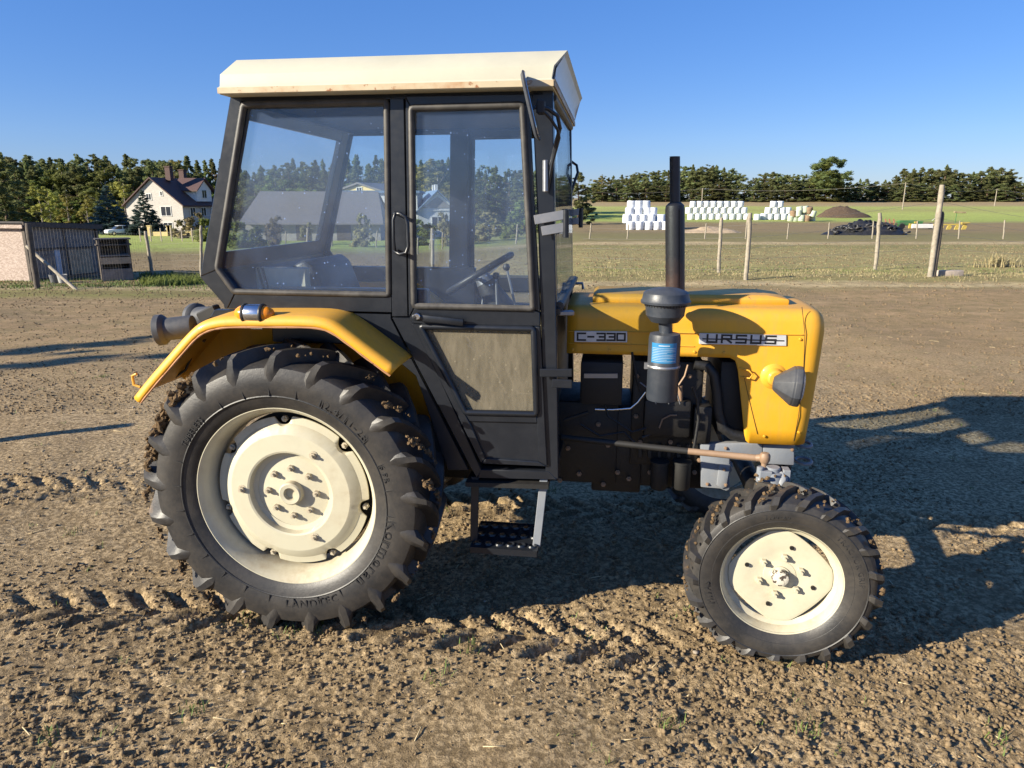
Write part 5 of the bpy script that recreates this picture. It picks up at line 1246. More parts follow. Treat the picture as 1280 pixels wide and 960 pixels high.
def gable_house(name, label, loc, rz, W_, Lg, eave, ridge, wall, roof, ov=.45, th=.22):
    """gable faces local -Y; origin at the centre of the front gable's foot"""
    h = empty(name, tuple(loc), rz, label=label, cat='house')
    w = MB().prism([(-W_ / 2, -.6), (W_ / 2, -.6), (W_ / 2, eave), (0, ridge - .1), (-W_ / 2, eave)], 0, Lg).build('wall', M[wall], h)
    mb = MB(); sl = (ridge - eave) / (W_ / 2)
    for s in (-1, 1):
        a = (s * (W_ / 2 + ov), eave - ov * sl); bq = (0, ridge)
        mb.prism([bq, a, (a[0], a[1] + th), (0, ridge + th)], -ov, Lg + ov)
    r = mb.build('roof', M[roof], h); return h, w, r
def window(par, x, y, z, w, hh, face='-Y', panes=2):
    f = MB(); g = MB(); t = .07
    if face == '-Y':
        f.box((x, y - .02, z + hh / 2), (w + .16, .10, .09)).box((x, y - .02, z - hh / 2), (w + .16, .14, .09)).box((x - w / 2, y - .02, z), (.09, .10, hh)).box((x + w / 2, y - .02, z), (.09, .10, hh))
        for i in range(1, panes): f.box((x - w / 2 + w * i / panes, y - .018, z), (.07, .09, hh - .1))
        g.box((x, y - .01, z), (w - .09, .04, hh - .09))
    else:
        f.box((x + .02, y, z + hh / 2), (.10, w + .16, .09)).box((x + .02, y, z - hh / 2), (.14, w + .16, .09)).box((x + .02, y - w / 2, z), (.10, .09, hh)).box((x + .02, y + w / 2, z), (.10, .09, hh)).box((x + .018, y, z), (.09, .07, hh - .1))
        g.box((x + .01, y, z), (.04, w - .09, hh - .09))
    wo = f.build('window', M['wallwhite'], par); g.build('window_pane', M['pane'], wo); return wo
D = 119; k = pxm(D); p = B(196, D)
zr_, ze = hz(219, D) - p[2], hz(254, D) - p[2]
H1, w_, r_ = gable_house('white_house', 'white brick house with steep maroon roof and two chimneys behind blue spruces', p, R(-10), 10.2, 10, ze - .2, zr_ - .5, 'wbrick', 'redroof')
hh = lambda py: hz(py, D) - p[2]
window(w_, 2.1, 0, hh(264), 1.8, 1.5); window(w_, -1.9, 0, hh(240), .5, .9, panes=1); window(w_, 1.6, 0, hh(242), .4, .7, panes=1); window(w_, -.7, 0, hh(246), .9, 1.0); window(w_, 2.2, 0, hh(282), 1.6, 1.0)
for yy in (2.5, 5.5, 8.5): window(w_, 5.2, yy, hh(265), 1.4, 1.4, '+X')
MB().box((.9, 3.6, zr_ + .4), (.9, .9, 2.2)).box((.9, 3.6, zr_ + 1.5), (1.1, 1.1, .14)).build('chimney', M['redroof'], r_); MB().box((.8, 7.4, zr_ + .1), (.9, .9, 2.0)).box((.8, 7.4, zr_ + 1.1), (1.1, 1.1, .14)).build('chimney', M['redroof'], r_)
# dormer on the right slope: white gable facing +X
dm = MB(); yy0, yy1, zb_ = 4.4, 8.6, ze + .3
dm.add([(5.0, yy0, zb_), (5.0, yy1, zb_), (5.0, yy1, zb_ + 1.9), (5.0, (yy0 + yy1) / 2, zb_ + 3.6), (5.0, yy0, zb_ + 1.9), (1.2, yy0, zb_), (1.2, yy1, zb_), (1.2, yy1, zb_ + 1.9), (1.2, (yy0 + yy1) / 2, zb_ + 3.6), (1.2, yy0, zb_ + 1.9)], [(0, 1, 2, 3, 4), (9, 8, 7, 6, 5), (0, 5, 6, 1), (1, 6, 7, 2), (4, 9, 5, 0)])
do = dm.build('dormer', M['wallwhite'], r_)
mb = MB(); ym = (yy0 + yy1) / 2
for s in (-1, 1):
    a = (ym + s * 2.6, zb_ + 1.6); 
    vs = [(5.5, ym, zb_ + 3.65), (5.5, a[0], a[1]), (.6, a[0], a[1]), (.6, ym, zb_ + 3.65)]; vs += [(x, y_, z + .2) for x, y_, z in vs]; mb.add(vs, BOXF)
mb.build('dormer_roof', M['redroof'], do); window(do, 5.0, ym, zb_ + 1.2, 1.3, 1.3, '+X')
# low cream garden wall with piers, metal fence
for i, (a, b_) in enumerate(((188, 212), (213, 238))):
    pa, pb = B(a, 88), B(b_, 88); o = empty('garden_wall', tuple(pa), label='low cream garden wall with square piers, ' + ('left' if i == 0 else 'right') + ' section in front of the house', cat='wall')
    d = Vector(pb - pa); MB().bar((0, 0, .25), (d.x, d.y, d.z + .25), .2, .5).build('wall_base', M['cream2'], o)
    for q in (0, 1):
        MB().box((d.x * q, d.y * q, d.z * q + .5), (.4, .4, 1.3)).box((d.x * q, d.y * q, d.z * q + 1.2), (.5, .5, .12)).build('pier', M['cream2'], o)
for i in range(6):
    q = B(176 + i * 13, 70); o = tag(MB().box((0, 0, .6), (.09, .09, 1.3)).build('fence_post', M['concrete'], None, loc=tuple(q), bevel=.01), 'thin grey post of the garden fence in front of the white house', 'fence post', 'garden fence posts by the house')
# car
q = B(152, 91); car = empty('parked_car', tuple(q), R(48), label='small white saloon car parked in front of the broad blue spruce', cat='car')
MB().prism([(-2.1, .35), (-2.1, .75), (-1.9, .85), (-1.1, .92), (1.0, .95), (1.95, .85), (2.1, .7), (2.1, .35)], -.8, .8).build('body', M['carwhite'], car, bevel=.06, seg=2)
MB().prism([(-1.15, .9), (-.55, 1.38), (.6, 1.40), (1.35, .93)], -.70, .70).build('cabin', M['cardark'], car, bevel=.05)
MB().prism([(-.60, 1.375), (-.45, 1.44), (.5, 1.45), (.66, 1.385)], -.69, .69).build('roof_panel', M['carwhite'], car, bevel=.03); MB().prism([(-.02, .93), (.0, 1.4), (.09, 1.4), (.09, .93)], -.712, .712).build('door_pillar', M['carwhite'], car)
for sx_ in (-1.3, 1.3):
    for sy in (-.72, .72):
        w = MB().lathe([(.0, -.1), (.26, -.1), (.31, -.08), (.31, .08), (.26, .1), (0, .1)], axis='Y', n=20).build('wheel', M['hose'], car, loc=(sx_, sy, .31)); MB().lathe([(0, -.11), (.17, -.105), (.18, .105), (0, .11)], axis='Y', n=16).build('hubcap', M['chrome'], w)
car.scale = (.84, .84, .84)
# grey barn seen through the cab
D = 72; p = B(392, D); k = pxm(D)
bn = empty('barn', tuple(p), R(3), label='long low barn with grey corrugated roof seen through the cab quarter window', cat='barn')
Wd = 178 * k; ez, rz_ = hz(281, D) - p[2], hz(241, D + 4) - p[2]
MB().box((0, 4.2, ez / 2), (Wd * .94, 8, ez + .4)).build('wall', M['wallgrey'], bn)
mb = MB(); t = .15
for s in (-1, 1):
    y_e = 4.2 + s * 4.8; hx = Wd / 2; hr = Wd * .43
    vs = [(-hx, y_e, ez), (hx * 1.0, y_e, ez), (hr, 4.2, rz_), (-hr, 4.2, rz_)]; vs += [(x, y_, z + t) for x, y_, z in vs]; mb.add(vs, BOXF)
mb.build('roof', M['greyroof'], bn)
mb = MB(); 
for s in (-1, 1): mb.add([(s * Wd * .47, .2, ez), (s * Wd * .47, 8.2, ez), (s * Wd * .43, 4.2, rz_), (s * Wd * .45, .2, ez), (s * Wd * .45, 8.2, ez), (s * Wd * .41, 4.2, rz_)], [(0, 1, 2), (5, 4, 3), (0, 3, 4, 1), (1, 4, 5, 2), (2, 5, 3, 0)])
mb.build('end_gable', M['wallgrey'], bn)
for xx in (-4, -1, 3): MB().box((xx, .18, .9), (1.4, .06, 1.8)).build('barn_door', M['wooddark'], bn)
# houses beyond
D = 96; p = B(452, D); H2, w_, r_ = gable_house('brown_house', 'dark roofed house gable peeping above the barn roof', p, R(-20), 9, 10, hz(243, D) - p[2], hz(230, D) - p[2], 'cream2', 'greyroof'); window(w_, 0, 0, hz(238, D) - p[2], .8, .8)
D = 84; p = B(478, D); MBo = MB().box((0, 0, (hz(242, D) - p[2]) / 2), (9, 5, hz(242, D) - p[2])).build('wall', M['wallwhite'], None, loc=tuple(p))
o = empty('outbuilding', tuple(p), 0, label='white outbuilding with flat pale blue roof right behind the barn', cat='shed'); MBo.parent = o; MBo.location = (0, 0, 0); hb = hz(242, D) - p[2]; MB().box((0, 0, hb + .15), (9.6, 5.6, .28)).build('roof', M['blueroof'], o)
D = 82; p = B(548, D); zr_, ze = hz(239, D) - p[2], hz(264, D) - p[2]
H3, w_, r_ = gable_house('blue_roofed_house', 'house with white gable and blue sheet roof seen through the cab door window', p, R(14), 4.6, 9, ze, zr_, 'wallwhite', 'blueroof', ov=.3, th=.14)
MB().box((0, -.02, ze + .1), (4.7, .1, .12)).build('cornice', M['wallwhite'], w_); MB().prism([(-1.7, ze + .35), (1.7, ze + .35), (0, zr_ - .55)], -.05, .05).build('gable_panel', M['wallgrey'], w_)
for yy in (3, 5): MB().box((.3, yy, zr_ + .35), (.35, .35, .9)).build('chimney', M['wallwhite'], r_)
window(w_, 0, 0, ze - 1.2, 1.4, 1.2)

# ================================================================== SHED ON THE LEFT
m, nt, b = nmat('chipboard'); o = objc(nt); vo = N(nt, 'ShaderNodeTexVoronoi'); vo.inputs['Scale'].default_value = 16; mp = N(nt, 'ShaderNodeMapping'); mp.inputs['Scale'].default_value = (1, 1, 2.2); nt.links.new(o, mp.inputs[0]); nt.links.new(mp.outputs[0], vo.inputs['Vector'])
sc_ = N(nt, 'ShaderNodeSeparateColor'); nt.links.new(vo.outputs['Color'], sc_.inputs[0])
nt.links.new(mix(nt, sc_.outputs[0], (.25, .19, .155), (.43, .35, .30)), b.inputs['Base Color']); b.inputs['Roughness'].default_value = .85; M['osb'] = m
M['osbgrey'] = plain('grey_weathered_board', (.20, .175, .155), .9, .35, 5, 0, .4); M['osbtan'] = plain('tan_board', (.36, .27, .18), .9, .3, 5, 0, .3); M['palepanel'] = plain('pale_blue_panel', (.42, .46, .52), .7, .2, 4); M['felt'] = plain('tarred_roof', (.05, .045, .045), .9, .3, 5)
q = G(40, 352); SH = empty('shed', (q[0], q[1], q[2] - .05), R(75), label='low ramshackle shed of chipboard and grey boards at the left edge', cat='shed')
hA = hz(283, q[1]) - q[2]; DW = 2.95                                        # front (dark) wall runs along local +X, chipboard wall along local +Y (to the left)
o = MB().box((.0, 1.8, hA / 2), (.05, 3.6, hA)).build('chipboard_wall', M['osb'], SH)
ow = MB().box((DW / 2 + .03, .0, hA / 2), (DW, .05, hA)).build('board_wall', M['osbgrey'], SH)
for (x0_, x1_, z0_, z1_, mt, nm_) in ((.05, 1.5, .62 * hA, .97 * hA, 'osbgrey', 'upper_board'), (1.53, 2.7, .55 * hA, .96 * hA, 'osbgrey', 'upper_board'), (.05, 1.0, .05, .58 * hA, 'osbgrey', 'lower_board'), (1.02, 1.25, .15, .60 * hA, 'palepanel', 'pale_panel'), (1.28, 1.55, .15, .56 * hA, 'osbgrey', 'lower_board'), (1.58, 2.6, .12, .56 * hA, 'osbtan', 'tan_board')):
    MB().box(((x0_ + x1_) / 2, -.045, (z0_ + z1_) / 2), (x1_ - x0_, .03, z1_ - z0_)).build(nm_, M[mt], ow)
mb = MB().bar((.02, -.08, .6 * hA), (2.75, -.08, .59 * hA), .04, .05).bar((1.55, -.08, .1), (1.5, -.08, hA), .05, .04).bar((.02, -.08, .12), (2.75, -.08, .12), .04, .05); mb.build('batten', M['wooddark'], ow)
for xx in (0.0, 2.97): MB().box((xx, -.03, hA / 2), (.12, .12, hA + .05)).build('corner_post', M['wooddark'], SH)
rf = MB().box((DW / 2, 1.8, hA + .10), (DW + .35, 4.0, .07), Matrix.Rotation(R(3), 3, 'Y')).build('roof', M['felt'], SH); MB().box((DW / 2, -.22, hA + .03), (DW + .36, .04, .16), Matrix.Rotation(R(3), 3, 'Y')).build('roof_fascia', M['wooddark'], rf)
MB().box((-.2, 1.8, hA + .05), (.04, 4.0, .12)).build('roof_fascia', M['osb'], rf)
MB().box((DW / 2 + .03, 3.4, hA / 2), (DW, .05, hA)).build('back_wall', M['osbgrey'], SH)
# hutch to the right of the shed
q = G(148, 351); HU = empty('hutch', (q[0], q[1], q[2]), R(32), label='open wooden hutch with shelves right of the dark shed wall', cat='hutch'); ph = hz(300, q[1]) - q[2]
for xx in (-.45, .45): MB().box((xx, 0, ph / 2), (.08, .08, ph)).build('post', M['wooddark'], HU); MB().box((xx, .8, ph / 2), (.08, .08, ph)).build('post', M['wooddark'], HU)
for z_, m_ in ((.28, 'osbgrey'), (.62, 'osbgrey'), (.88, 'wooddark'), (1.02, 'felt')): MB().box((0, .4, ph * z_), (1.1 if z_ > .8 else .9, .9, .04)).build('shelf', M[m_], HU)
MB().box((0, -.03, ph * .14), (.95, .03, ph * .26)).build('front_board', M['osbgrey'], HU); MB().box((0, -.03, ph * .5), (.95, .03, ph * .16)).build('front_board', M['osbtan'], HU); MB().box((0, .85, ph * .5), (.95, .03, ph)).build('back_board', M['wooddark'], HU); MB().box((-.47, .4, ph * .5), (.03, .8, ph)).build('side_board', M['wooddark'], HU); MB().box((.47, .4, ph * .3), (.03, .8, ph * .6)).build('side_board', M['osbgrey'], HU)
for i, (px, c) in enumerate(((71, 'wallgrey'), (81, 'wallwhite'))):
    q = G(px, 353); tag(MB().lathe([(0, 0), (.12, 0), (.16, .28), (.165, .28), (.15, .27), (.115, .02), (0, .02)], n=20, caps=False).build('bucket', plain('bucket_plastic', ((.11, .115, .12), (.33, .33, .32))[i], .5, .15, 9), None, loc=tuple(q + np.array([0, -.1, 0]))), ('dark grey bucket by the foot of the shed wall' if i == 0 else 'paler bucket right of the dark grey bucket by the shed'), 'bucket')

# ================================================================== FENCES
def post(px, pyb, pxt, pyt, r, label, group, mat='wood', name='fence_post', split=False):
    q = G(px, pyb); D = q[1]; t = np.array([(pxt - CX) / F * (D * cp + (CAMH - hz(pyt, D)) * sp), D, hz(pyt, D)]); d = t - q
    mb = MB(); n = 9; pts = [(d[0] * k / n + random.uniform(-.012, .012), random.uniform(-.012, .012), -.1 if k == 0 else d[2] * k / n) for k in range(n + 1)]
    mb.tube(pts, [r * random.uniform(.9, 1.08) for _ in range(n)] + [r * .85], 9)
    o = mb.build(name, M[mat], None, loc=tuple(q), smooth=50); tag(o, label, 'fence post', group)
    return q, t
gp = 'weathered wooden posts of the near field fence'
posts = [post(898, 341, 902, 272, .05, 'thin wooden fence post just left of the pair by the air intake', gp), post(932, 350, 938, 266, .055, 'wooden fence post leaning right, in front of the white bale wall', gp),
         post(1094, 337, 1100, 266, .055, 'wooden fence post in front of the black heap', gp), post(1163, 346, 1178, 231, .07, 'tallest, thickest leaning fence post beside the concrete block', gp)]
qs, ts = posts[3]
pq = MB(); dd = (ts - qs); pq.tube([(dd[0] * t + (.0 if t < .01 else .02), .0, dd[2] * t - .03) for t in (0, .4, .70, .73)], [.07, .065, .06, .03], 9); tag(pq.build('post_shade_side', M['wooddark'], None, loc=(qs[0] + .075, qs[1] + .02, qs[2]), smooth=50), 'dark shape added as the shaded side of the tallest leaning fence post', 'fence post')  # dark wood shape added to draw the main post's shadow side
q = G(1187, 345); o = MB().box((0, 0, .07), (.62, .2, .16)).build('concrete_block', M['concrete'], None, loc=tuple(q), bevel=.015, seg=2); o.rotation_euler = (0, 0, R(4)); tag(o, 'pale pinkish concrete block lying at the foot of the tallest post', 'block')
def wire(name, pts, r, label, cat='wire', group=None): 
    o = MB().tube(pts, r, 5).build(name, M['wire'], None); return tag(o, label, cat, group)
def strands(plist, fr, r, tagf, sag=.03):
    for i, f_ in enumerate(fr):
        pts = []
        for a, b_ in zip(plist[:-1], plist[1:]):
            A_, B_ = a[0] + (a[1] - a[0]) * f_, b_[0] + (b_[1] - b_[0]) * f_
            for k in range(6): p = A_ + (B_ - A_) * k / 6; p[2] -= sag * math.sin(math.pi * k / 6); pts.append(tuple(p))
        pts.append(tuple(plist[-1][0] + (plist[-1][1] - plist[-1][0]) * f_)); tagf(i, pts)
endl = (G(735, 346), None); e = G(728, 345); el = (e, e + np.array([0, 0, 1.5])); e2 = G(1330, 344); er = (e2, e2 + np.array([0, 0, 1.6]))
order = ['lowest', 'second lowest', 'middle', 'second highest', 'highest']
strands([el, posts[1], posts[3], er], (.16, .32, .48, .64, .82), .0035, lambda i, pts: wire('fence_wire', pts, .0035, f'{order[i]} thin wire strand of the near field fence on the right'))
gq = 'small posts of the far field fence'
fp_ = []
for px, t in ((739, 279), (786, 280), (883, 279), (934, 271), (986, 279), (1037, 278), (1092, 276), (1147, 276), (1200, 276), (1256, 275)):
    fp_.append(post(px - 2, 298.5, px, t, .055, 'small pale post of the far field fence below the bales', gq))
strands(fp_, (.5, .85), .006, lambda i, pts: wire('fence_wire', pts, .006, ('lower' if i == 0 else 'upper') + ' wire strand of the far field fence below the bales'))
# left fence: corner post with brace, right post, mesh between
c1 = post(47, 361, 35, 279, .085, 'thick dark corner post leaning left in front of the shed', None, 'wooddark')
c2 = post(191, 347, 182, 289, .06, 'single grey fence post right of the hutch', None)
c3 = post(252, 352, 251, 282, .05, 'fence post half hidden behind the rear post of the cab', None)
qa, qb = G(97, 362), G(38, 360); top = qb + np.array([0, .15, hz(308, qb[1]) - qb[2]]); o = MB().tube([tuple(qa - np.array([0, 0, .05])), tuple(top)], .05, 8).build('brace_post', M['wood'], None, smooth=50); tag(o, 'slanting brace pole propped against the dark corner post', 'pole')
NET = empty('wire_netting', tuple(c1[0]), label='square wire netting stretched from the dark corner post past the hutch', cat='netting')
mb = MB(); base_ = np.array(c1[0])
for (a, b_) in ((c1, c2), (c2, c3)):
    for i in range(9):
        f_ = .05 + i * .11; A_, B_ = a[0] + (a[1] - a[0]) * f_ - base_, b_[0] + (b_[1] - b_[0]) * f_ - base_; mb.bar(tuple(A_), tuple(B_), .004, .004)
    for i in range(40):
        s_ = i / 40; A_ = a[0] + (b_[0] - a[0]) * s_ - base_; T_ = a[0] + (a[1] - a[0]) * .95; T2 = b_[0] + (b_[1] - b_[0]) * .95; B_ = T_ + (T2 - T_) * s_ - base_; mb.bar(tuple(A_), tuple(B_), .003, .003)
mb.build('mesh_panel', M['wire'], NET)
# garden posts seen through the cab
for px, b_, t, r, l in ((357, 309, 289, .05, 'thin garden post left of the thick one, seen through the quarter window'), (384, 316, 285, .09, 'thick grey garden post seen through the quarter window'), (415, 308, 290, .05, 'thin garden post right of the thick one, seen through the quarter window'), (470, 309, 288, .05, 'thin garden post near the middle cab post'),
                        (541, 335, 285, .08, 'tall grey post seen through the cab door window'), (553, 312, 290, .05, 'pale crooked stake right of the tall grey post in the door window'), (537, 310, 291, .05, 'thin stake left of the tall grey post in the door window'), (522, 318, 297, .05, 'short stake at the left edge of the door window'), (557, 306, 288, .05, 'slim post below the white gable'), (645, 305, 280, .06, 'thin post seen through the door window near the steering wheel')):
    post(px, b_, px + random.uniform(-1, 3), t, r, l, None)

# ================================================================== FARMYARD ON THE RIGHT
def bale_mesh(name, mat, r=.62, h=1.2, jit=.045):
    mb = MB(); n = 20; prof = [(0, 0), (.86, 0), (.96, .04), (1.0, .14), (1.01, .5), (1.0, .86), (.96, .96), (.86, 1.0), (0, 1.0)]
    mb.lathe([(a * r, b_ * h) for a, b_ in prof], n=n); mb.v = [(x * (1 + random.uniform(-jit, jit)), y_ * (1 + random.uniform(-jit, jit)), z + random.uniform(-jit, jit) * .4) for x, y_, z in mb.v]
    me = mb.mesh(name, smooth=50, merge=.001); me.materials.append(mat); return me
M['wrap'] = plain('white_bale_wrap', (.66, .68, .70), .35, .2, 3, 0, .5, .03); M['wrapgreen'] = plain('pale_green_bale_wrap', (.44, .50, .36), .4, .2, 3, 0, .5, .03); M['straw2'] = plain('brown_straw_bale', (.22, .15, .09), .9, .35, 6, 0, .6, .03)
WB = [bale_mesh('white_bale', M['wrap']) for _ in range(4)]; GB = [bale_mesh('green_bale', M['wrapgreen']) for _ in range(2)]; SB = [bale_mesh('straw_bale', M['straw2']) for _ in range(2)]
def bale(px, D, row, label, group, s=1.0, ms=None, name='wrapped_bale', base=None, off=0):
    p = B(px, D); z = (p[2] if base is None else base) + row * 1.17 * s
    o = link(name, random.choice(ms or WB), None, None, (p[0], D + off, z - .05)); o.rotation_euler = (random.uniform(-.03, .03), random.uniform(-.03, .03), random.uniform(0, 6.28)); o.scale = (s * random.uniform(.96, 1.03),) * 2 + (s,)
    return tag(o, label, 'bale', group)
D = 140; zb_ = float(B(890, D)[2]); rows_ = ['bottom', 'middle', 'top']
for r_, (a, b_, n_) in enumerate(((863, 932, 9), (860, 929, 9), (865, 924, 8))):
    for i in range(n_): bale(a + (b_ - a) * i / (n_ - 1), D, r_, f'white wrapped bale in the {rows_[r_]} row of the long bale wall', f'{rows_[r_]} row of the long white bale wall', .98, base=zb_)
for r_, pxs in enumerate(((954, 962, 970.5, 979, 987), (959, 968, 977, 984), (965, 973.5))):
    for x_ in pxs: bale(x_, D - 1, r_, f'white wrapped bale, {rows_[r_]} row of the short stack right of the bale wall', f'{rows_[r_]} row of the short white bale stack', .98, base=zb_)
bale(946, D - 2, 0, 'single white bale on the ground between the long bale wall and the short stack', None, .95)
D = 104; zb_ = float(B(805, D)[2]); wd = ['lowest', 'second', 'third', 'topmost']
for r_, pxs, dd in ((0, (788, 799, 810, 821, 831), 0), (1, (783, 793, 803, 813, 826), 1.2), (2, (786, 797, 808, 815), 2.0), (3, (788, 797, 806), 3.0)):
    for x_ in pxs: bale(x_, D + dd, r_ * .80, f'white wrapped bale in the {wd[r_]} layer, heap left of the exhaust', f'{wd[r_]} layer of the loose white bale heap', 1.02, base=zb_)
    if r_ < 2:
        for x_ in pxs[:-1]: bale(x_ + 5, D + 3 + dd, r_ * .80, f'white wrapped bale at the back of the {wd[r_]} layer, loose heap', f'back of the {wd[r_]} layer of the loose heap', 1.02, base=zb_)
D = 132; zb_ = float(B(1000, D)[2])
for i, (x_, r_, g_) in enumerate(((988, 0, 1), (994, 0, 1), (1001, 0, 1), (1008, 0, 0), (1015, 0, 1), (991, .75, 0), (997, .8, 1), (1003, .8, 1), (1009, .8, 1), (1014, .75, 1), (999, 1.4, 1), (1005, 1.45, 1), (1010, 1.35, 0))):
    o = bale(x_, D + random.uniform(-.6, .6), r_, 'pale green wrapped bale slumped in the pile right of the white stacks' if g_ else 'unwrapped brown straw bale in the pale green bale pile', 'pale green bales of the slumped pile' if g_ else 'brown straw bales of the slumped pile', .95, GB if g_ else SB, 'green_bale' if g_ else 'straw_bale', zb_); o.rotation_euler = (random.uniform(-.25, .25), random.uniform(-.25, .25), random.uniform(0, 6))
def heap(name, px, D, w_px, py_top, depth, mat, label, cat, seed, lumpy=.35):
    p = B(px, D); k = pxm(D); rx = w_px * k / 2; hh = hz(py_top, D) - p[2]; n = 34; rr_ = np.linspace(0, 1, 15); vs = []; fs = []
    for i, r in enumerate(rr_):
        for j in range(n):
            t = 2 * math.pi * j / n; x, y_ = r * math.cos(t), r * math.sin(t); nz = float(fbm(np.array([x * 3 + seed * 9.1 + 20]), np.array([y_ * 3 + seed * 3.3 + 20]), 4, seed)[0])
            vs.append((x * rx * (1 + (nz - .5) * .3), y_ * depth, max(-.15, hh * ((1 - r ** 1.5) * (1 - lumpy + lumpy * 2 * nz) ) - .1 * r)))
    for i in range(len(rr_) - 1):
        for j in range(n): fs.append((i * n + j, i * n + (j + 1) % n, (i + 1) * n + (j + 1) % n, (i + 1) * n + j))
    mb = MB().add(vs, fs); o = mb.build(name, M[mat], None, loc=tuple(p), recalc=True, smooth=30); return tag(o, label, cat)
M['manure'] = plain('brown_manure', (.085, .055, .034), .95, .5, 4, 0, .9, .08); M['sand'] = plain('sand_heap', (.40, .30, .19), .95, .3, 4, 0, .6, .05); M['blackplastic'] = plain('black_silage', (.018, .018, .02), .5, .5, 4, 0, .8, .08)
heap('manure_heap', 1054, 150, 66, 257.5, 4, 'manure', 'brown manure heap right of the pale green bales', 'heap', 3)
heap('sand_heap', 885, 84, 96, 284, 2.5, 'sand', 'low pale sand heap below the long bale wall', 'heap', 5, .6)
heap('silage_heap', 1080, 74, 112, 276, 2.4, 'blackplastic', 'long low black silage heap covered with old tyres', 'heap', 6, .5)
TY = MB().lathe([(.2, -.09), (.3, -.1), (.33, -.06), (.34, 0), (.33, .06), (.3, .1), (.2, .09), (.18, 0)], n=18, closed=True, caps=False).mesh('old_tyre', smooth=40); TY.materials.append(M['hose'])
p0 = B(1082, 74); k = pxm(74)
for i in range(58):
    x = random.uniform(-.95, .95); yy = random.uniform(-1.5, .3); prof_h = 1.4 * (1 - abs(x) ** 1.7) * (1 - abs(yy) / 3.2) + .05
    o = link('old_tyre', TY, None, None, (p0[0] + x * 52 * k, p0[1] + yy, p0[2] + max(.1, prof_h * random.uniform(.72, 1.04)))); o.rotation_euler = (random.uniform(-1, 1), random.uniform(-.9, .9), random.uniform(0, 6)); tag(o, 'old black tyre lying on the long silage heap', 'tyre', 'old tyres on the silage heap')
# farm implements
M['igreen'] = plain('green_machine_paint', (.05, .16, .05), .55, .3, 3); M['iyellow'] = plain('yellow_machine_paint', (.44, .33, .07), .55, .3, 3); M['irust'] = plain('rusty_machine', (.25, .11, .06), .8, .4, 4)
D = 106; p = B(1136, D); k = pxm(D); im = empty('green_drill', (p[0], p[1], p[2]), R(4), label='green and pale hopper seed drill parked at the edge of the field', cat='implement')
MB().prism([(-1.6, .55), (1.6, .55), (1.9, 1.15), (-1.9, 1.15)], -.4, .4).build('hopper', M['igreen'], im, bevel=.05); MB().box((1.6, -.5, .45), (3.2, .5, .6)).build('pale_cover', M['wallwhite'], im, bevel=.05); MB().box((-.4, 0, 1.2), (2.6, .7, .12)).build('lid', M['igreen'], im)
MB().bar((-5.5, 0, .5), (-1.6, 0, .5), .12, .14).bar((-3.5, -.3, .35), (-3.0, .3, .9), .1, .1).bar((-2.4, -.3, .35), (-2.0, .3, .9), .1, .1).build('drawbar', M['igreen'], im); MB().box((-.1, -.45, .5), (.5, .2, .7)).box((.6, -.42, 1.0), (.4, .2, .3)).build('tine_box', M['iyellow'], im)
for xx in (-1.4, 2.9): MB().lathe([(.1, -.1), (.42, -.1), (.45, 0), (.42, .1), (.1, .1)], axis='Y', n=18).build('wheel', M['hose'], im, loc=(xx, -.45, .43))
p = B(1112, 110); im = empty('rusty_harrow', tuple(p), R(15), label='rusty red harrow left of the green seed drill', cat='implement'); 
for xx in (-.9, -.2, .6): MB().bar((xx, -.4, .1), (xx + .2, .3, 1.3), .16, .14).build('tine', M['irust'], im)
MB().bar((-1.3, 0, .7), (1.6, 0, .55), .2, .2).build('beam', M['irust'], im)
D = 100; p = B(1186, D); im = empty('yellow_plough', tuple(p), R(0), label='yellow plough with raised board behind the tallest fence post', cat='implement')
MB().bar((-2.2, 0, .75), (2.4, 0, .85), .14, .16).build('beam', M['iyellow'], im)
for xx in (-1.5, -.4, .7, 1.7): MB().prism([(xx, .1), (xx + .55, .1), (xx + .75, .55), (xx + .3, .8), (xx + .12, .55)], -.06, .06).build('share', M['iyellow'], im, bevel=.01)
MB().box((2.1, 0, 1.0), (1.1, .5, .2)).build('cover_plate', M['iyellow'], im, bevel=.03); MB().bar((.7, 0, .8), (.75, 0, 2.3), .06, .06).build('upright', M['igreen'], im); MB().box((1.15, 0, 2.42), (1.6, .3, .22), Matrix.Rotation(R(3), 3, 'Y')).build('marker_board', M['drygrass'], im, bevel=.03)
MB().bar((-2.4, .2, 1.3), (-1.3, .2, 2.2), .05, .05).build('lever', M['wallwhite'], im)
# power line
D = 215; tops = []
for px, t in ((877, 235), (1128, 228), (1243, 236), (1400, 240), (700, 236)):
    p = B(px, D if px != 1128 else 190); h = hz(t, p[1]) - p[2]; o = MB().tube([(0, 0, -.2), (0, 0, h)], [.16, .11], 8).bar((-.6, 0, h - .25), (.6, 0, h - .25), .1, .1).build('utility_pole', M['wood'], None, loc=tuple(p)); tops.append((p[0], p[1], p[2] + h - .2))
    tag(o, {877: 'distant wooden power pole standing above the long bale wall', 1128: 'distant leaning power pole between the big pine and the tallest fence post', 1243: 'distant power pole near the right edge of the photo', 1400: 'power pole beyond the right edge', 700: 'power pole hidden behind the cab'}[px], 'utility pole')
order_ = [tops[4], tops[0], tops[1], tops[2], tops[3]]
pts = []
for a, b_ in zip(order_[:-1], order_[1:]):
    for i in range(8): t = i / 8; pts.append((a[0] + (b_[0] - a[0]) * t, a[1] + (b_[1] - a[1]) * t, a[2] + (b_[2] - a[2]) * t - 1.2 * math.sin(math.pi * t)))
pts.append(order_[-1]); wire('power_line', pts, .03, 'thin power line running across the far wood on wooden poles', 'power line')

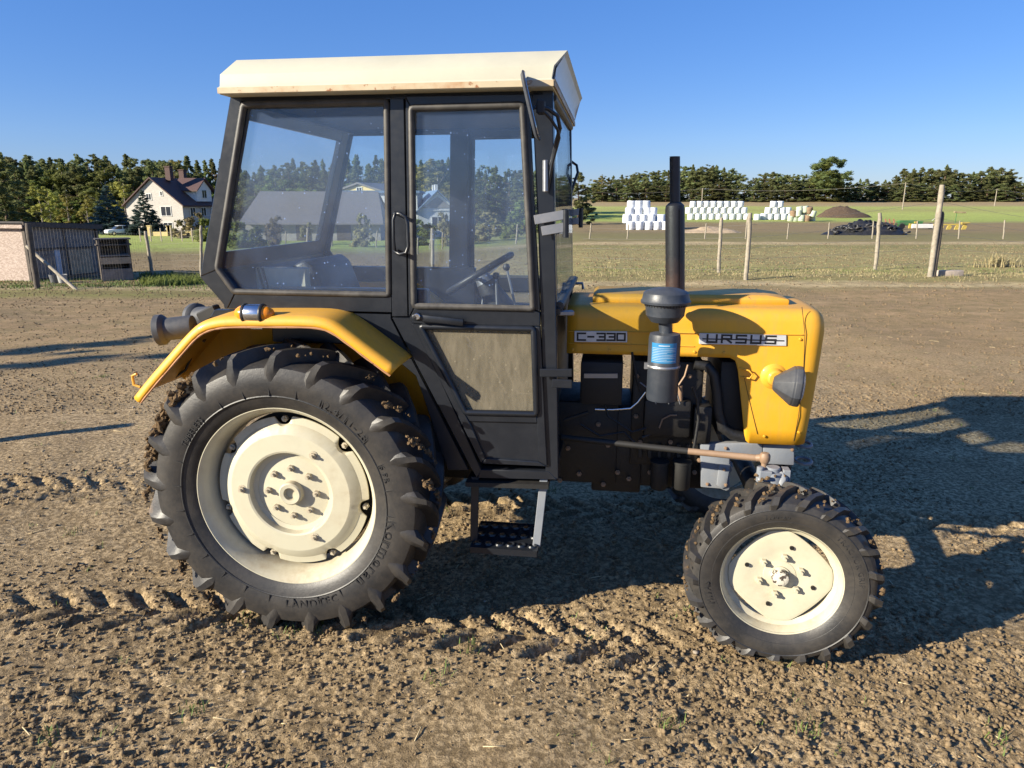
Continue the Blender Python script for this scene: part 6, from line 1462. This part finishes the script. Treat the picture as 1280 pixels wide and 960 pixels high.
# timber posts standing left of the view; their shadows fall across the yard
for i, (x, y_, h) in enumerate(((-8.1, 3.3, 1.5),)):
    o = MB().tube([(0, 0, -.1), (.05, 0, h * .5), (.0, .03, h)], [.10, .09, .08], 9).bar((-.3, 0, h * .8), (2.2, 1.1, h * .76), .12, .16).build('yard_post', M['wood'], None, loc=(x, y_, float(terrain(x, y_))), smooth=50); tag(o, 'short timber post with rail left of the view casting a shadow on the yard', 'post')

p = np.array([-14.2, 5.3, -.1]); plant(YEL, 'birch_tree', p, 4.7, .62, 'thin young birch left of the view, its shadow streaks the yard', 'tree')
p = np.array([-15.4, 3.4, -.1]); plant(YEL, 'birch_tree', p, 5.6, .5, 'taller thin birch left of the view beside the young one', 'tree')
# ================================================================== LIGHT, SKY, CAMERA
SUN_EL, SUN_TO = R(21.7), R(25)             # light travels towards +x and away from the viewer
w = bpy.data.worlds.new('World'); scene.world = w; w.use_nodes = True; nt = w.node_tree
bg = nt.nodes['Background']; sky = nt.nodes.new('ShaderNodeTexSky'); sky.sky_type = 'NISHITA'; sky.sun_disc = False
sky.sun_elevation = SUN_EL
sd = Vector((-math.cos(SUN_TO), -math.sin(SUN_TO)))        # where the sun stands
sky.sun_rotation = math.atan2(sd.x, sd.y) % (2 * math.pi)
sky.air_density = 1.0; sky.dust_density = .15; sky.ozone_density = 1.5; sky.altitude = 150
hs = nt.nodes.new('ShaderNodeHueSaturation'); hs.inputs['Saturation'].default_value = 1.3; nt.links.new(sky.outputs[0], hs.inputs['Color'])
tint = nt.nodes.new('ShaderNodeMix'); tint.data_type = 'RGBA'; tint.blend_type = 'MULTIPLY'; tint.inputs[0].default_value = 1; tint.inputs[7].default_value = (.76, .85, 1.17, 1); ev = nt.nodes.new('ShaderNodeMix'); ev.data_type = 'RGBA'; ev.inputs[0].default_value = .38; ev.inputs[7].default_value = (1.15, 2.9, 6.0, 1); nt.links.new(hs.outputs[0], ev.inputs[6]); nt.links.new(ev.outputs[2], tint.inputs[6]); nt.links.new(tint.outputs[2], bg.inputs[0]); bg.inputs[1].default_value = .057
sun = bpy.data.lights.new('sun', 'SUN'); sun.energy = 5.0; sun.angle = R(.53); sun.color = (1.0, .91, .74)
so = bpy.data.objects.new('sun', sun); COL.objects.link(so)
d = Vector((math.cos(SUN_EL) * math.cos(SUN_TO), math.cos(SUN_EL) * math.sin(SUN_TO), -math.sin(SUN_EL))); so.rotation_euler = d.to_track_quat('-Z', 'Y').to_euler(); so.location = (-20, -10, 15)
cam = bpy.data.cameras.new('camera'); co = bpy.data.objects.new('camera', cam); COL.objects.link(co)
co.location = (0, 0, CAMH); co.rotation_euler = (math.pi / 2 - PITCH, 0, 0); cam.sensor_width = 36; cam.lens = 36 * F / 1280; cam.clip_start = .05; cam.clip_end = 3000
scene.camera = co
vs_ = scene.view_settings; vs_.view_transform = 'Standard'; vs_.look = 'None'; vs_.gamma = 1; vs_.exposure = 1.17; vs_.use_curve_mapping = False
scene.cycles.max_bounces = 8; scene.cycles.transparent_max_bounces = 24
